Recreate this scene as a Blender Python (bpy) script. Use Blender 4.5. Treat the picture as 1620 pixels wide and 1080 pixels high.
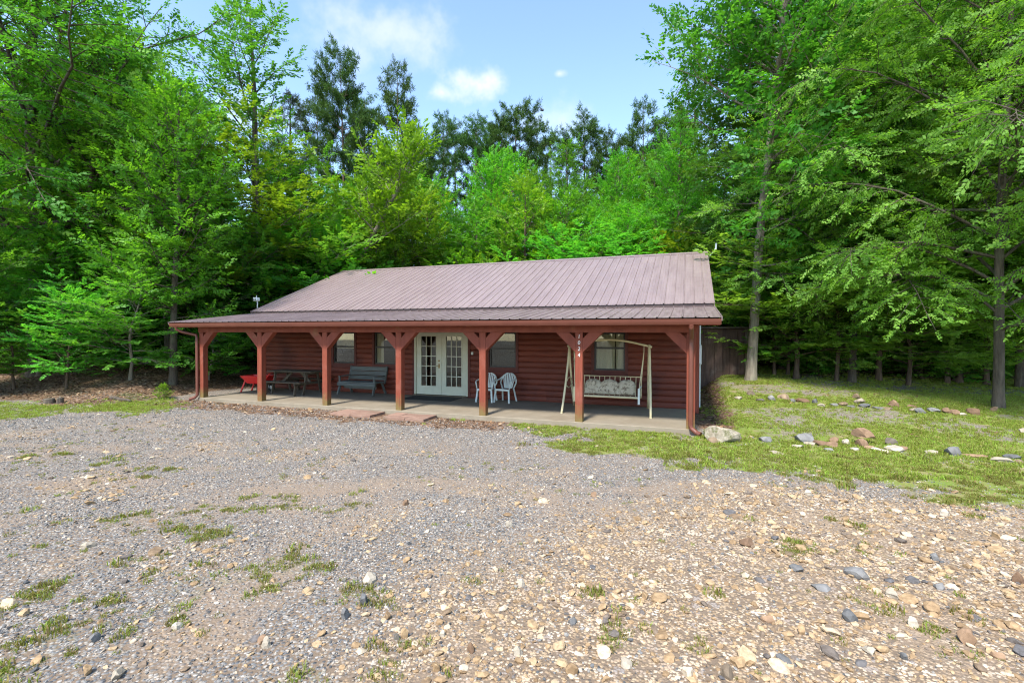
import bpy, bmesh, math, random
import numpy as np
from mathutils import Vector, Matrix, Euler
R = math.radians
scene = bpy.context.scene
for o in list(bpy.data.objects): bpy.data.objects.remove(o)
COL = scene.collection

# ------------------------------------------------------------------ camera
FPX, YAW, PITCH, ROLL = 762.46, -.3491, -.0151, .0019
CAM = np.array([-.0746, -11.1287, 2.0368])
_fw = np.array([math.sin(YAW)*math.cos(PITCH), math.cos(YAW)*math.cos(PITCH), math.sin(PITCH)])
_rt = np.array([math.cos(YAW), -math.sin(YAW), 0.]); _up = np.cross(_rt, _fw)
_c, _s = math.cos(ROLL), math.sin(ROLL)
_rt, _up = _c*_rt+_s*_up, -_s*_rt+_c*_up
cd = bpy.data.cameras.new('camera'); cam = bpy.data.objects.new('camera', cd); COL.objects.link(cam)
cd.sensor_width = 36; cd.lens = FPX/1620*36; cd.clip_start = .05; cd.clip_end = 3000
M = Matrix.Identity(4)
for i in range(3):
    M[i][0], M[i][1], M[i][2], M[i][3] = _rt[i], _up[i], -_fw[i], CAM[i]
cam.matrix_world = M
scene.camera = cam

# ------------------------------------------------------------------ sky, sun, exposure
SUN_EL, SUN_AZ = 54, -173
world = bpy.data.worlds.new('World'); scene.world = world; world.use_nodes = True
def build_world():
    nt = world.node_tree; N = nt.nodes; L = nt.links
    for n in list(N): N.remove(n)
    out = N.new('ShaderNodeOutputWorld'); bg = N.new('ShaderNodeBackground'); bg.inputs[1].default_value = .103
    sky = N.new('ShaderNodeTexSky'); sky.sky_type = 'NISHITA'; sky.sun_disc = False
    sky.sun_elevation = R(SUN_EL); sky.sun_rotation = R(SUN_AZ); sky.air_density = 1.; sky.dust_density = .25; sky.ozone_density = 1.5
    tc = N.new('ShaderNodeTexCoord')
    sep = N.new('ShaderNodeSeparateXYZ'); L.new(tc.outputs['Generated'], sep.inputs[0])
    zz = N.new('ShaderNodeMath'); zz.operation = 'ADD'; zz.inputs[1].default_value = .18; L.new(sep.outputs[2], zz.inputs[0])
    zc = N.new('ShaderNodeMath'); zc.operation = 'MAXIMUM'; zc.inputs[1].default_value = .05; L.new(zz.outputs[0], zc.inputs[0])
    dv = N.new('ShaderNodeVectorMath'); dv.operation = 'SCALE'
    inv = N.new('ShaderNodeMath'); inv.operation = 'DIVIDE'; inv.inputs[0].default_value = 1; L.new(zc.outputs[0], inv.inputs[1])
    L.new(tc.outputs['Generated'], dv.inputs[0]); L.new(inv.outputs[0], dv.inputs['Scale'])
    nz = N.new('ShaderNodeTexNoise'); nz.inputs['Scale'].default_value = 1.9; nz.inputs['Detail'].default_value = 3; nz.inputs['Roughness'].default_value = .56
    mp = N.new('ShaderNodeMapping'); mp.inputs['Location'].default_value = (1.62, 3.3, 0); mp.inputs['Scale'].default_value = (1, 1, .5)
    L.new(dv.outputs[0], mp.inputs[0]); L.new(mp.outputs[0], nz.inputs['Vector'])
    rp = N.new('ShaderNodeMapRange'); rp.inputs[1].default_value = .56; rp.inputs[2].default_value = 1.2; rp.interpolation_type = 'SMOOTHSTEP'
    L.new(nz.outputs[0], rp.inputs[0])
    # a few separate small clouds: soft blobs about their directions, torn by noise
    total = rp.outputs[0]
    nz2 = N.new('ShaderNodeTexNoise'); nz2.inputs['Scale'].default_value = 13; nz2.inputs['Detail'].default_value = 4; nz2.inputs['Roughness'].default_value = .6
    L.new(tc.outputs['Generated'], nz2.inputs['Vector'])
    for (u, v, rad, amp) in [(745, 132, .085, .95), (700, 146, .05, .8), (610, 62, .17, .5), (885, 117, .016, .55), (880, 190, .11, .45), (360, 165, .13, .5)]:
        d = _fw+_rt*(u-810)/FPX+_up*(540-v)/FPX; d = d/np.linalg.norm(d)
        sb = N.new('ShaderNodeVectorMath'); sb.operation = 'SUBTRACT'; sb.inputs[1].default_value = tuple(d); L.new(tc.outputs['Generated'], sb.inputs[0])
        sc_ = N.new('ShaderNodeVectorMath'); sc_.operation = 'MULTIPLY'; sc_.inputs[1].default_value = (1, 1, 2.1); L.new(sb.outputs[0], sc_.inputs[0])
        ln = N.new('ShaderNodeVectorMath'); ln.operation = 'LENGTH'; L.new(sc_.outputs[0], ln.inputs[0])
        nn = N.new('ShaderNodeMath'); nn.operation = 'MULTIPLY_ADD'; nn.inputs[1].default_value = rad*2.2; L.new(nz2.outputs[0], nn.inputs[0]); L.new(ln.outputs['Value'], nn.inputs[2])
        m = N.new('ShaderNodeMapRange'); m.interpolation_type = 'SMOOTHSTEP'; m.inputs[1].default_value = rad*1.95; m.inputs[2].default_value = rad*.8; m.inputs[3].default_value = 0; m.inputs[4].default_value = amp
        L.new(nn.outputs[0], m.inputs[0])
        mx = N.new('ShaderNodeMath'); mx.operation = 'MAXIMUM'; L.new(total, mx.inputs[0]); L.new(m.outputs[0], mx.inputs[1]); total = mx.outputs[0]
    mix = N.new('ShaderNodeMix'); mix.data_type = 'RGBA'; L.new(total, mix.inputs[0])
    L.new(sky.outputs[0], mix.inputs[6]); mix.inputs[7].default_value = (3.0, 3.05, 3.2, 1)
    L.new(mix.outputs[2], bg.inputs[0]); L.new(bg.outputs[0], out.inputs[0])
build_world()
sun_vec = Vector((math.sin(R(SUN_AZ))*math.cos(R(SUN_EL)), math.cos(R(SUN_AZ))*math.cos(R(SUN_EL)), math.sin(R(SUN_EL))))
sl = bpy.data.lights.new('sun', 'SUN'); sl.energy = 2.2; sl.angle = R(9); sl.color = (1, .95, .87)
so = bpy.data.objects.new('sun', sl); COL.objects.link(so); so.rotation_euler = sun_vec.to_track_quat('Z', 'Y').to_euler(); so.location = (0, 0, 40)
vs = scene.view_settings; vs.view_transform = 'Standard'; vs.look = 'None'; vs.exposure = 2.0; vs.gamma = 1; vs.use_curve_mapping = False
scene.cycles.max_bounces = 12; scene.cycles.diffuse_bounces = 8; scene.cycles.glossy_bounces = 3; scene.cycles.transmission_bounces = 4; scene.cycles.transparent_max_bounces = 6
scene.cycles.use_denoising = True; scene.cycles.use_adaptive_sampling = True; scene.cycles.adaptive_threshold = .02; scene.cycles.denoising_prefilter = 'NONE'; scene.cycles.filter_width = 1.15
scene.cycles.sample_clamp_indirect = 6

# ------------------------------------------------------------------ helpers
rng = np.random.default_rng(11)
_tab = np.random.default_rng(5).random((256, 256))
def vnoise(x, y):
    xi = np.floor(x).astype(int); yi = np.floor(y).astype(int); fx = x-xi; fy = y-yi
    fx = fx*fx*(3-2*fx); fy = fy*fy*(3-2*fy)
    g = lambda a, b: _tab[a & 255, b & 255]
    return (g(xi, yi)*(1-fx)+g(xi+1, yi)*fx)*(1-fy)+(g(xi, yi+1)*(1-fx)+g(xi+1, yi+1)*fx)*fy
def fbm(x, y, s=1., o=4):
    t = 0; a = .5; x = np.asarray(x, float)*s; y = np.asarray(y, float)*s
    for i in range(o):
        t = t+a*vnoise(x+17.3*i, y+5.1*i); a *= .5; x = x*2.03; y = y*2.03
    return t/(1-.5**o)
def sstep(x, a, b):
    t = np.clip((np.asarray(x, float)-a)/(b-a), 0, 1); return t*t*(3-2*t)
def splus(d, k=1.6):
    return np.log1p(np.exp(np.clip(np.asarray(d, float)*k, -40, 40)))/k
def hill_d(x, y):
    return np.maximum(y-14.5, np.minimum(y+1.4, -16.4-x))
def terr(x, y):
    x = np.asarray(x, float); y = np.asarray(y, float)
    d = hill_d(x, y); sl_ = .27-.2*sstep(x, -7, 6)
    dd = splus(d); dd = np.where(dd > 55, 55+(dd-55)*.25, dd)
    h = -.12+sl_*dd+.16*splus(y-21, .5)*sstep(x, -4, 6)
    ly = np.minimum(splus(y-.5, 2), 16)
    h = h+.068*ly*sstep(x, .2, 1.4)*(1-.45*sstep(x, 3, 10))
    away = sstep(np.maximum(np.maximum(-15-x, x-.6), np.maximum(-.6-y, y-13)), 0, 1.5)
    h = h+(fbm(x, y, .35, 3)-.5)*.1*away*(1-.5*sstep(-y, 2, 6))
    return h
def gp(u, v, z=-.12):
    d = _fw+_rt*(u-810)/FPX+_up*(540-v)/FPX
    p = CAM+d*(z-CAM[2])/d[2]; return p[0], p[1]
def at(u, dep):
    p = CAM+(_fw+_rt*(u-810)/FPX)*dep; return p[0], p[1]

def link(o, parent=None):
    COL.objects.link(o)
    if parent is not None: o.parent = parent
    return o
def tag(o, label, cat, group=None, kind=None):
    o['label'] = label; o['category'] = cat
    if group: o['group'] = group
    if kind: o['kind'] = kind
    return o
def thing(name, label, cat, loc=(0, 0, 0), rz=0, group=None):
    o = bpy.data.objects.new(name, None); o.empty_display_size = .1; COL.objects.link(o)
    o.location = loc; o.rotation_euler = (0, 0, rz)
    return tag(o, label, cat, group)
def copy_tree(o, parent=None):
    c = o.copy(); COL.objects.link(c)
    if parent is not None: c.parent = parent
    for ch in o.children: copy_tree(ch, c)
    return c
def mesh_np(name, V, F, mat, smooth=False, tint=None):
    """V (n,3); F list/array of quads or tris arrays"""
    me = bpy.data.meshes.new(name)
    V = np.asarray(V, np.float32)
    if isinstance(F, np.ndarray):
        k = F.shape[1]; nf = len(F); loops = F.reshape(-1).astype(np.int32); starts = np.arange(nf, dtype=np.int32)*k
    else:
        nf = len(F); loops = np.fromiter((i for f in F for i in f), np.int32); ln = np.array([len(f) for f in F], np.int32)
        starts = np.concatenate([[0], np.cumsum(ln)[:-1]]).astype(np.int32)
    me.vertices.add(len(V)); me.vertices.foreach_set('co', V.ravel())
    me.loops.add(len(loops)); me.loops.foreach_set('vertex_index', loops)
    me.polygons.add(nf); me.polygons.foreach_set('loop_start', starts)
    me.update(calc_edges=True)
    me.polygons.foreach_set('use_smooth', np.full(nf, smooth, bool))
    if tint is not None:
        a = me.attributes.new('tint', 'FLOAT', 'FACE'); a.data.foreach_set('value', np.asarray(tint, np.float32))
    me.materials.append(mat); me.validate(); return me
class MB:
    def __init__(s): s.v = []; s.f = []
    def add(s, V, F):
        b = len(s.v); s.v += [tuple(map(float, p)) for p in V]; s.f += [tuple(i+b for i in f) for f in F]; return s
    def box(s, x0, x1, y0, y1, z0, z1):
        return s.add([(x0, y0, z0), (x1, y0, z0), (x1, y1, z0), (x0, y1, z0), (x0, y0, z1), (x1, y0, z1), (x1, y1, z1), (x0, y1, z1)],
                     [(0, 3, 2, 1), (4, 5, 6, 7), (0, 1, 5, 4), (1, 2, 6, 5), (2, 3, 7, 6), (3, 0, 4, 7)])
    def bar(s, a, b, w, h, up=(0, 0, 1)):
        """box beam from a to b, w across, h along 'up'"""
        a = Vector(a); b = Vector(b); d = (b-a).normalized(); u = Vector(up); x = d.cross(u)
        if x.length < 1e-4: x = d.cross(Vector((1, 0, 0)))
        x.normalize(); u = x.cross(d).normalized(); P = []
        for q in (a, b):
            for sx, su in ((-1, -1), (1, -1), (1, 1), (-1, 1)): P.append(q+x*sx*w/2+u*su*h/2)
        return s.add(P, [(0, 3, 2, 1), (4, 5, 6, 7), (0, 1, 5, 4), (1, 2, 6, 5), (2, 3, 7, 6), (3, 0, 4, 7)])
    def prism(s, poly, y0, y1):
        """poly in (x,z), extruded along y"""
        n = len(poly)
        return s.add([(p[0], y0, p[1]) for p in poly]+[(p[0], y1, p[1]) for p in poly],
                     [tuple(range(n)), tuple(range(2*n-1, n-1, -1))]+[(i, i+n, (i+1) % n+n, (i+1) % n) for i in range(n)])
    def sweep(s, poly, a, b, ax):
        """profile poly (o,z) swept from a to b (2-D ends a,b), outward normal ax"""
        n = len(poly); V = []
        for q in (a, b): V += [(q[0]+ax[0]*p[0], q[1]+ax[1]*p[0], p[1]) for p in poly]
        return s.add(V, [tuple(range(n)), tuple(range(2*n-1, n-1, -1))]+[(i, i+n, (i+1) % n+n, (i+1) % n) for i in range(n)])
    def tube(s, pts, rad, n=8, cap=True):
        V, F = tube_np(np.array(pts, float), np.broadcast_to(np.array(rad, float), (len(pts),)), n)
        F = [tuple(f) for f in F]
        if cap: F += [tuple(range(n))[::-1], tuple(range(len(V)-n, len(V)))]
        return s.add(V, F)
    def build(s, name, mat, parent=None, smooth=False, bevel=0, loc=None):
        me = mesh_np(name, np.array(s.v), s.f, mat, smooth)
        bm = bmesh.new(); bm.from_mesh(me); bmesh.ops.recalc_face_normals(bm, faces=bm.faces)
        if bevel: bmesh.ops.bevel(bm, geom=list(bm.edges), offset=bevel, segments=1, affect='EDGES', profile=.5)
        bm.to_mesh(me); bm.free()
        o = bpy.data.objects.new(name, me); link(o, parent)
        if loc is not None: o.location = loc
        return o
def tube_np(P, r, n):
    T = np.gradient(P, axis=0); T /= np.linalg.norm(T, axis=1, keepdims=True)+1e-9
    ref = np.array([0, 0, 1.]) if abs(T[0][2]) < .9 else np.array([1., 0, 0])
    A = np.cross(T, ref); A /= np.linalg.norm(A, axis=1, keepdims=True)+1e-9; B = np.cross(T, A)
    a = np.arange(n)*2*np.pi/n
    V = (P[:, None]+r[:, None, None]*(np.cos(a)[None, :, None]*A[:, None]+np.sin(a)[None, :, None]*B[:, None])).reshape(-1, 3)
    i = np.arange(len(P)-1)[:, None]*n; j = np.arange(n)[None]; k = (j+1) % n
    F = np.stack([i+j, i+k, i+n+k, i+n+j], -1).reshape(-1, 4)
    return V, F

# ------------------------------------------------------------------ materials
def new_mat(name):
    m = bpy.data.materials.new(name); m.use_nodes = True; nt = m.node_tree
    for n in list(nt.nodes): nt.nodes.remove(n)
    return m, nt.nodes, nt.links, nt.nodes.new('ShaderNodeOutputMaterial')
def ramp(N, L, fac, stops):
    r = N.new('ShaderNodeValToRGB'); e = r.color_ramp.elements
    while len(e) < len(stops): e.new(.5)
    for el, (p, c) in zip(e, stops): el.position = p; el.color = (*c, 1)
    L.new(fac, r.inputs[0]); return r.outputs[0]
def noise(N, L, vec, scale, detail=5, rough=.6, sc=None):
    if sc is not None:
        mp = N.new('ShaderNodeMapping'); mp.inputs['Scale'].default_value = sc; L.new(vec, mp.inputs[0]); vec = mp.outputs[0]
    n = N.new('ShaderNodeTexNoise'); n.inputs['Scale'].default_value = scale; n.inputs['Detail'].default_value = detail; n.inputs['Roughness'].default_value = rough
    L.new(vec, n.inputs['Vector']); return n.outputs[0]
def cmix(N, L, fac, a, b, mode='MIX'):
    m = N.new('ShaderNodeMix'); m.data_type = 'RGBA'; m.blend_type = mode
    for i, x in ((0, fac), (6, a), (7, b)):
        if hasattr(x, 'is_linked') or hasattr(x, 'links'): L.new(x, m.inputs[i])
        else: m.inputs[i].default_value = x if i == 0 else (*x, 1)
    return m.outputs[2]
def mrange(N, L, x, a, b, c=0, d=1):
    m = N.new('ShaderNodeMapRange'); L.new(x, m.inputs[0])
    for i, v in zip((1, 2, 3, 4), (a, b, c, d)): m.inputs[i].default_value = v
    return m.outputs[0]
def surf(name, c1, c2, scale=6, sc=(1, 1, 1), rough=.7, bump=.2, spec=.4, c3=None, s3=1.2, t3=(.55, .75), metal=0, bscale=None, world=False, objrand=0):
    m, N, L, out = new_mat(name); b = N.new('ShaderNodeBsdfPrincipled'); L.new(b.outputs[0], out.inputs[0])
    tc = N.new('ShaderNodeTexCoord')
    if world:
        g = N.new('ShaderNodeNewGeometry'); vec = g.outputs['Position']
    else: vec = tc.outputs['Object']
    f = noise(N, L, vec, scale, 6, .62, sc)
    col = ramp(N, L, f, [(.28, c1), (.72, c2)])
    if c3 is not None:
        f3 = mrange(N, L, noise(N, L, vec, s3, 6, .65), *t3)
        col = cmix(N, L, f3, col, c3)
    if objrand:
        oi = N.new('ShaderNodeObjectInfo'); hsv = N.new('ShaderNodeHueSaturation')
        L.new(mrange(N, L, oi.outputs['Random'], 0, 1, 1-objrand, 1+objrand), hsv.inputs['Value']); L.new(col, hsv.inputs['Color']); col = hsv.outputs[0]
    L.new(col, b.inputs['Base Color']); b.inputs['Roughness'].default_value = rough; b.inputs['Specular IOR Level'].default_value = spec; b.inputs['Metallic'].default_value = metal
    if bump:
        bp = N.new('ShaderNodeBump'); bp.inputs['Strength'].default_value = bump; bp.inputs['Distance'].default_value = .02
        L.new(noise(N, L, vec, bscale or scale*2.5, 6, .65, sc), bp.inputs['Height']); L.new(bp.outputs[0], b.inputs['Normal'])
    return m
def leaf_mat(name, cols, trans=.4, objr=.18, rough=.5, hue=.016, spec=.22):
    m, N, L, out = new_mat(name)
    at_ = N.new('ShaderNodeAttribute'); at_.attribute_name = 'tint'
    oi = N.new('ShaderNodeObjectInfo')
    col = ramp(N, L, at_.outputs['Fac'], [(0.02, cols[0]), (.5, cols[1]), (.98, cols[2])])
    hsv = N.new('ShaderNodeHueSaturation'); L.new(col, hsv.inputs['Color']); hsv.inputs['Saturation'].default_value = 1.0
    L.new(mrange(N, L, oi.outputs['Random'], 0, 1, 1-objr, 1+objr), hsv.inputs['Value'])
    L.new(mrange(N, L, oi.outputs['Random'], 0, 1, .5-hue, .5+hue), hsv.inputs['Hue'])
    b = N.new('ShaderNodeBsdfPrincipled'); L.new(hsv.outputs[0], b.inputs['Base Color']); b.inputs['Roughness'].default_value = rough; b.inputs['Specular IOR Level'].default_value = spec
    t = N.new('ShaderNodeBsdfTranslucent')
    tc = cmix(N, L, 1., hsv.outputs[0], (1.5, 1.6, .55), 'MULTIPLY'); L.new(tc, t.inputs[0])
    mx = N.new('ShaderNodeMixShader'); mx.inputs[0].default_value = trans; L.new(b.outputs[0], mx.inputs[1]); L.new(t.outputs[0], mx.inputs[2]); L.new(mx.outputs[0], out.inputs[0])
    return m
def bark_mat(name, c1, c2, c3=(.12, .13, .08)):
    m, N, L, out = new_mat(name); b = N.new('ShaderNodeBsdfPrincipled'); L.new(b.outputs[0], out.inputs[0])
    tc = N.new('ShaderNodeTexCoord'); v = tc.outputs['Object']
    f = noise(N, L, v, 9, 8, .7, (1, 1, .22)); g = noise(N, L, v, 1.1, 5, .6)
    col = ramp(N, L, f, [(.34, c1), (.66, c2)]); col = cmix(N, L, mrange(N, L, g, .52, .7), col, c3)
    L.new(col, b.inputs['Base Color']); b.inputs['Roughness'].default_value = .9; b.inputs['Specular IOR Level'].default_value = .2
    bp = N.new('ShaderNodeBump'); bp.inputs['Strength'].default_value = .9; bp.inputs['Distance'].default_value = .05; L.new(noise(N, L, v, 11, 8, .7, (1, 1, .2)), bp.inputs['Height']); L.new(bp.outputs[0], b.inputs['Normal'])
    return m
def glass_mat():
    m, N, L, out = new_mat('window_glass')
    g = N.new('ShaderNodeBsdfGlossy'); g.inputs['Roughness'].default_value = .02; g.inputs[0].default_value = (.6, .63, .63, 1)
    t = N.new('ShaderNodeBsdfTransparent'); t.inputs[0].default_value = (.86, .88, .86, 1)
    fr = N.new('ShaderNodeFresnel'); fr.inputs[0].default_value = 1.5
    mx = N.new('ShaderNodeMixShader'); L.new(mrange(N, L, fr.outputs[0], 0, 1, .03, 1), mx.inputs[0]); L.new(t.outputs[0], mx.inputs[1]); L.new(g.outputs[0], mx.inputs[2]); L.new(mx.outputs[0], out.inputs[0])
    return m
def roof_mat():
    m, N, L, out = new_mat('roof_metal'); b = N.new('ShaderNodeBsdfPrincipled'); L.new(b.outputs[0], out.inputs[0])
    g = N.new('ShaderNodeNewGeometry'); v = g.outputs['Position']
    f = noise(N, L, v, 1.6, 6, .65, (3.5, .5, .5))
    col = ramp(N, L, f, [(.3, (.185, .135, .13)), (.7, (.245, .187, .18))])
    # dust and leaf stain runs on the low porch roof and just under the joint (a deposit with its own shape)
    sp = N.new('ShaderNodeSeparateXYZ'); L.new(v, sp.inputs[0])
    st = noise(N, L, v, 2.4, 7, .7, (4, .45, 1))
    low = mrange(N, L, sp.outputs[2], 2.95, 2.78)
    k = N.new('ShaderNodeMath'); k.operation = 'MULTIPLY'; L.new(mrange(N, L, st, .4, .68), k.inputs[0]); L.new(mrange(N, L, low, 0, 1, .1, .6), k.inputs[1])
    col = cmix(N, L, k.outputs[0], col, (.075, .045, .04))
    oi = N.new('ShaderNodeObjectInfo'); hs = N.new('ShaderNodeHueSaturation'); L.new(mrange(N, L, oi.outputs['Random'], 0, 1, .96, 1.04), hs.inputs['Value']); L.new(col, hs.inputs['Color'])
    L.new(hs.outputs[0], b.inputs['Base Color']); b.inputs['Specular IOR Level'].default_value = .5
    L.new(mrange(N, L, noise(N, L, v, 5, 5), .3, .7, .32, .5), b.inputs['Roughness'])
    return m

mt = {}
mt['post'] = surf('red_stained_timber', (.15, .034, .0175), (.215, .052, .028), 5, (1, 1, .25), .7, .25, .3, c3=(.2, .13, .06), s3=1.7, t3=(.62, .8), world=True)
def post_mat():
    m = surf('red_stained_post', (.15, .034, .0175), (.225, .055, .029), 7, (1.6, 1.6, .16), .72, .35, .3, c3=(.23, .075, .05), s3=2.3, t3=(.56, .74), world=True, bscale=14)
    N = m.node_tree.nodes; L = m.node_tree.links; b = [n for n in N if n.type == 'BSDF_PRINCIPLED'][0]; src = b.inputs['Base Color'].links[0].from_socket
    g = N.new('ShaderNodeNewGeometry'); sp = N.new('ShaderNodeSeparateXYZ'); L.new(g.outputs['Position'], sp.inputs[0])
    nz = noise(N, L, g.outputs['Position'], 6, 5, .7); k = N.new('ShaderNodeMath'); k.operation = 'MULTIPLY_ADD'; k.inputs[1].default_value = -.75; L.new(nz, k.inputs[0]); L.new(sp.outputs[2], k.inputs[2])
    L.new(cmix(N, L, mrange(N, L, k.outputs[0], .0, -.32, 0, .8), src, (.15, .125, .04)), b.inputs['Base Color'])
    ck = noise(N, L, g.outputs['Position'], 16, 3, .5, (3, 3, .07)); s2 = b.inputs['Base Color'].links[0].from_socket
    L.new(cmix(N, L, mrange(N, L, ck, .67, .72, 0, .75), s2, (.05, .014, .01)), b.inputs['Base Color'])
    return m
mt['postfoot'] = post_mat()
mt['log'] = surf('red_log_siding', (.105, .022, .0115), (.168, .036, .0185), 4, (.35, 4, 4), .62, .25, .35, c3=(.055, .014, .01), s3=.9, t3=(.5, .75), world=True, objrand=.12)
mt['trim'] = surf('dark_red_trim', (.075, .015, .01), (.1, .021, .014), 6, (1, 1, 1), .6, .15, .35)
mt['gutter'] = surf('red_brown_gutter', (.11, .032, .019), (.14, .044, .027), 3, (1, 1, 1), .42, .05, .5)
mt['roof'] = roof_mat()
mt['roofdark'] = surf('roof_closure', (.05, .035, .033), (.09, .06, .055), 8, rough=.6)
mt['concrete'] = surf('porch_concrete', (.19, .16, .115), (.25, .21, .155), 3, (1, 1, 1), .85, .12, .3, c3=(.17, .135, .09), s3=.8, t3=(.5, .75), world=True, bscale=40)
mt['paver'] = surf('pink_paver', (.21, .125, .092), (.28, .18, .135), 5, (1, 1, 1), .9, .25, .2, c3=(.17, .125, .085), s3=2.2, t3=(.55, .75), world=True, bscale=50, objrand=.12)
mt['door'] = surf('cream_door_paint', (.44, .45, .35), (.52, .53, .42), 3, rough=.45, bump=.03)
mt['glass'] = glass_mat()
mt['sash'] = surf('dark_bronze_sash', (.018, .016, .014), (.03, .027, .024), 8, rough=.4, bump=.02)
mt['curtain'] = surf('cream_curtain', (.6, .54, .38), (.72, .66, .48), 9, (9, 1, .3), .9, .1)
mt['blind'] = surf('dark_screen_fabric', (.05, .05, .04), (.09, .085, .07), 12, rough=.9)
mt['inside'] = surf('interior_plaster', (.1, .085, .07), (.14, .12, .1), 2, rough=.9, bump=0)
mt['brass'] = surf('aged_brass', (.2, .14, .06), (.3, .21, .09), 10, rough=.35, metal=.9, bump=0)
mt['white'] = surf('white_plastic', (.5, .55, .52), (.58, .63, .6), 4, rough=.45, bump=.03)
mt['digit'] = surf('white_number', (.7, .68, .62), (.78, .76, .7), 6, rough=.5, bump=0)
mt['rubber'] = surf('black_rubber', (.014, .014, .015), (.03, .03, .03), 30, rough=.85, bump=.3)
mt['greywood'] = surf('weathered_grey_wood', (.075, .085, .08), (.145, .155, .145), 6, (.4, 5, 5), .85, .3, .2, objrand=.15)
mt['oldwood'] = surf('old_brown_wood', (.055, .046, .033), (.13, .105, .075), 6, (.4, 5, 5), .88, .3, .2, objrand=.2)
mt['redpaint'] = surf('bright_red_paint', (.5, .012, .012), (.62, .02, .018), 6, rough=.35, bump=0, spec=.5)
mt['cream_metal'] = surf('cream_painted_tube', (.55, .47, .27), (.68, .61, .4), 4, rough=.45, bump=.05, c3=(.4, .27, .12), s3=5, t3=(.64, .75))
mt['cushion'] = surf('floral_cushion', (.4, .34, .24), (.56, .48, .36), 9, rough=.95, bump=.15, c3=(.17, .13, .09), s3=13, t3=(.5, .6))
mt['shed'] = surf('brown_shed_boards', (.062, .039, .032), (.125, .082, .066), 5, (3, 3, .3), .85, .25, .2, c3=(.17, .14, .12), s3=2, t3=(.56, .8), objrand=.2)
mt['shedpost'] = surf('shed_post', (.13, .11, .08), (.2, .17, .13), 5, (3, 3, .3), .85, .25, .2)
mt['shedroof'] = surf('shed_roof', (.05, .035, .03), (.1, .075, .065), 4, rough=.7)
mt['steel'] = surf('galvanised_steel', (.4, .42, .44), (.52, .54, .56), 8, rough=.4, metal=.7, bump=.02)
mt['bark_grey'] = bark_mat('pale_grey_bark', (.13, .11, .085), (.27, .235, .185), (.17, .17, .12))
mt['bark_dark'] = bark_mat('dark_bark', (.045, .036, .028), (.13, .105, .08))
mt['bark_brown'] = bark_mat('brown_bark', (.06, .042, .03), (.15, .105, .075))
mt['bark_pine'] = bark_mat('pine_bark', (.07, .045, .035), (.16, .11, .085), (.1, .07, .055))
mt['l_oak'] = leaf_mat('oak_leaves', ((0.039, 0.13, 0.0182), (0.078, 0.2145, 0.026), (0.143, 0.312, 0.0364)), .45)
mt['l_mid'] = leaf_mat('edge_oak_leaves', ((0.0494, 0.1495, 0.0182), (0.0884, 0.234, 0.026), (0.156, 0.3315, 0.0364)), .45)
mt['l_maple'] = leaf_mat('maple_leaves', ((0.059, 0.1829, 0.01888), (0.1062, 0.2832, 0.02596), (0.1888, 0.3894, 0.0354)), .48)
mt['l_dog'] = leaf_mat('dogwood_leaves', ((0.065, 0.2145, 0.0364), (0.1105, 0.312, 0.0442), (0.1755, 0.416, 0.0546)), .5)
mt['l_elm'] = leaf_mat('elm_leaves', ((0.108, 0.2376, 0.0378), (0.1782, 0.3348, 0.054), (0.2592, 0.432, 0.0756)), .5)
mt['l_yellow'] = leaf_mat('yellow_green_leaves', ((0.0935, 0.187, 0.0154), (0.165, 0.286, 0.022), (0.264, 0.385, 0.0308)), .45)
mt['l_pine'] = leaf_mat('pine_needles', ((0.032, 0.068, 0.019), (0.052, 0.108, 0.026), (0.085, 0.155, 0.036)), .2, rough=.6, spec=.04)
mt['l_brown'] = leaf_mat('dry_needles', ((.03, .05, .02), (.06, .07, .03), (.09, .075, .04)), .15)

# ------------------------------------------------------------------ ground: one sheet with gravel, grass and leaf-litter masks
def sdf_poly(x, y, poly):
    P = np.array(poly); n = len(P); d = np.full(x.shape, 1e9); ins = np.zeros(x.shape, bool)
    for i in range(n):
        a, b = P[i], P[(i+1) % n]; e = b-a; wx = x-a[0]; wy = y-a[1]
        t = np.clip((wx*e[0]+wy*e[1])/(e@e), 0, 1); d = np.minimum(d, np.hypot(wx-e[0]*t, wy-e[1]*t))
        c = ((a[1] <= y) & (b[1] > y)) | ((b[1] <= y) & (a[1] > y))
        with np.errstate(divide='ignore', invalid='ignore'):
            ins ^= c & (x < a[0]+(y-a[1])/(e[1] if e[1] else 1e-9)*e[0])
    return np.where(ins, -d, d)
LAWN = [(-5.6, -.45), (-4.4, -.75)]+[gp(*q) for q in [(860, 688), (940, 712), (1010, 736), (1110, 744), (1220, 752), (1330, 776), (1450, 788), (1620, 806)]]+[(9, -3), (30, -2), (30, 12.5), (.4, 13), (.3, 0), (-5.4, 0)]
LEFT = [gp(*q) for q in [(-400, 655), (-100, 642), (0, 638), (120, 637), (240, 633), (308, 631), (318, 641), (250, 648), (240, 656), (190, 657), (120, 652), (30, 662), (-60, 672), (-400, 690)]]
TAN = [gp(*q) for q in [(470, 1250), (560, 1060), (620, 960), (760, 905), (900, 850), (1060, 815), (1180, 765), (1300, 770), (1620, 800)]]+[(12, -3), (12, -16), (-2, -16)]
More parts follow.
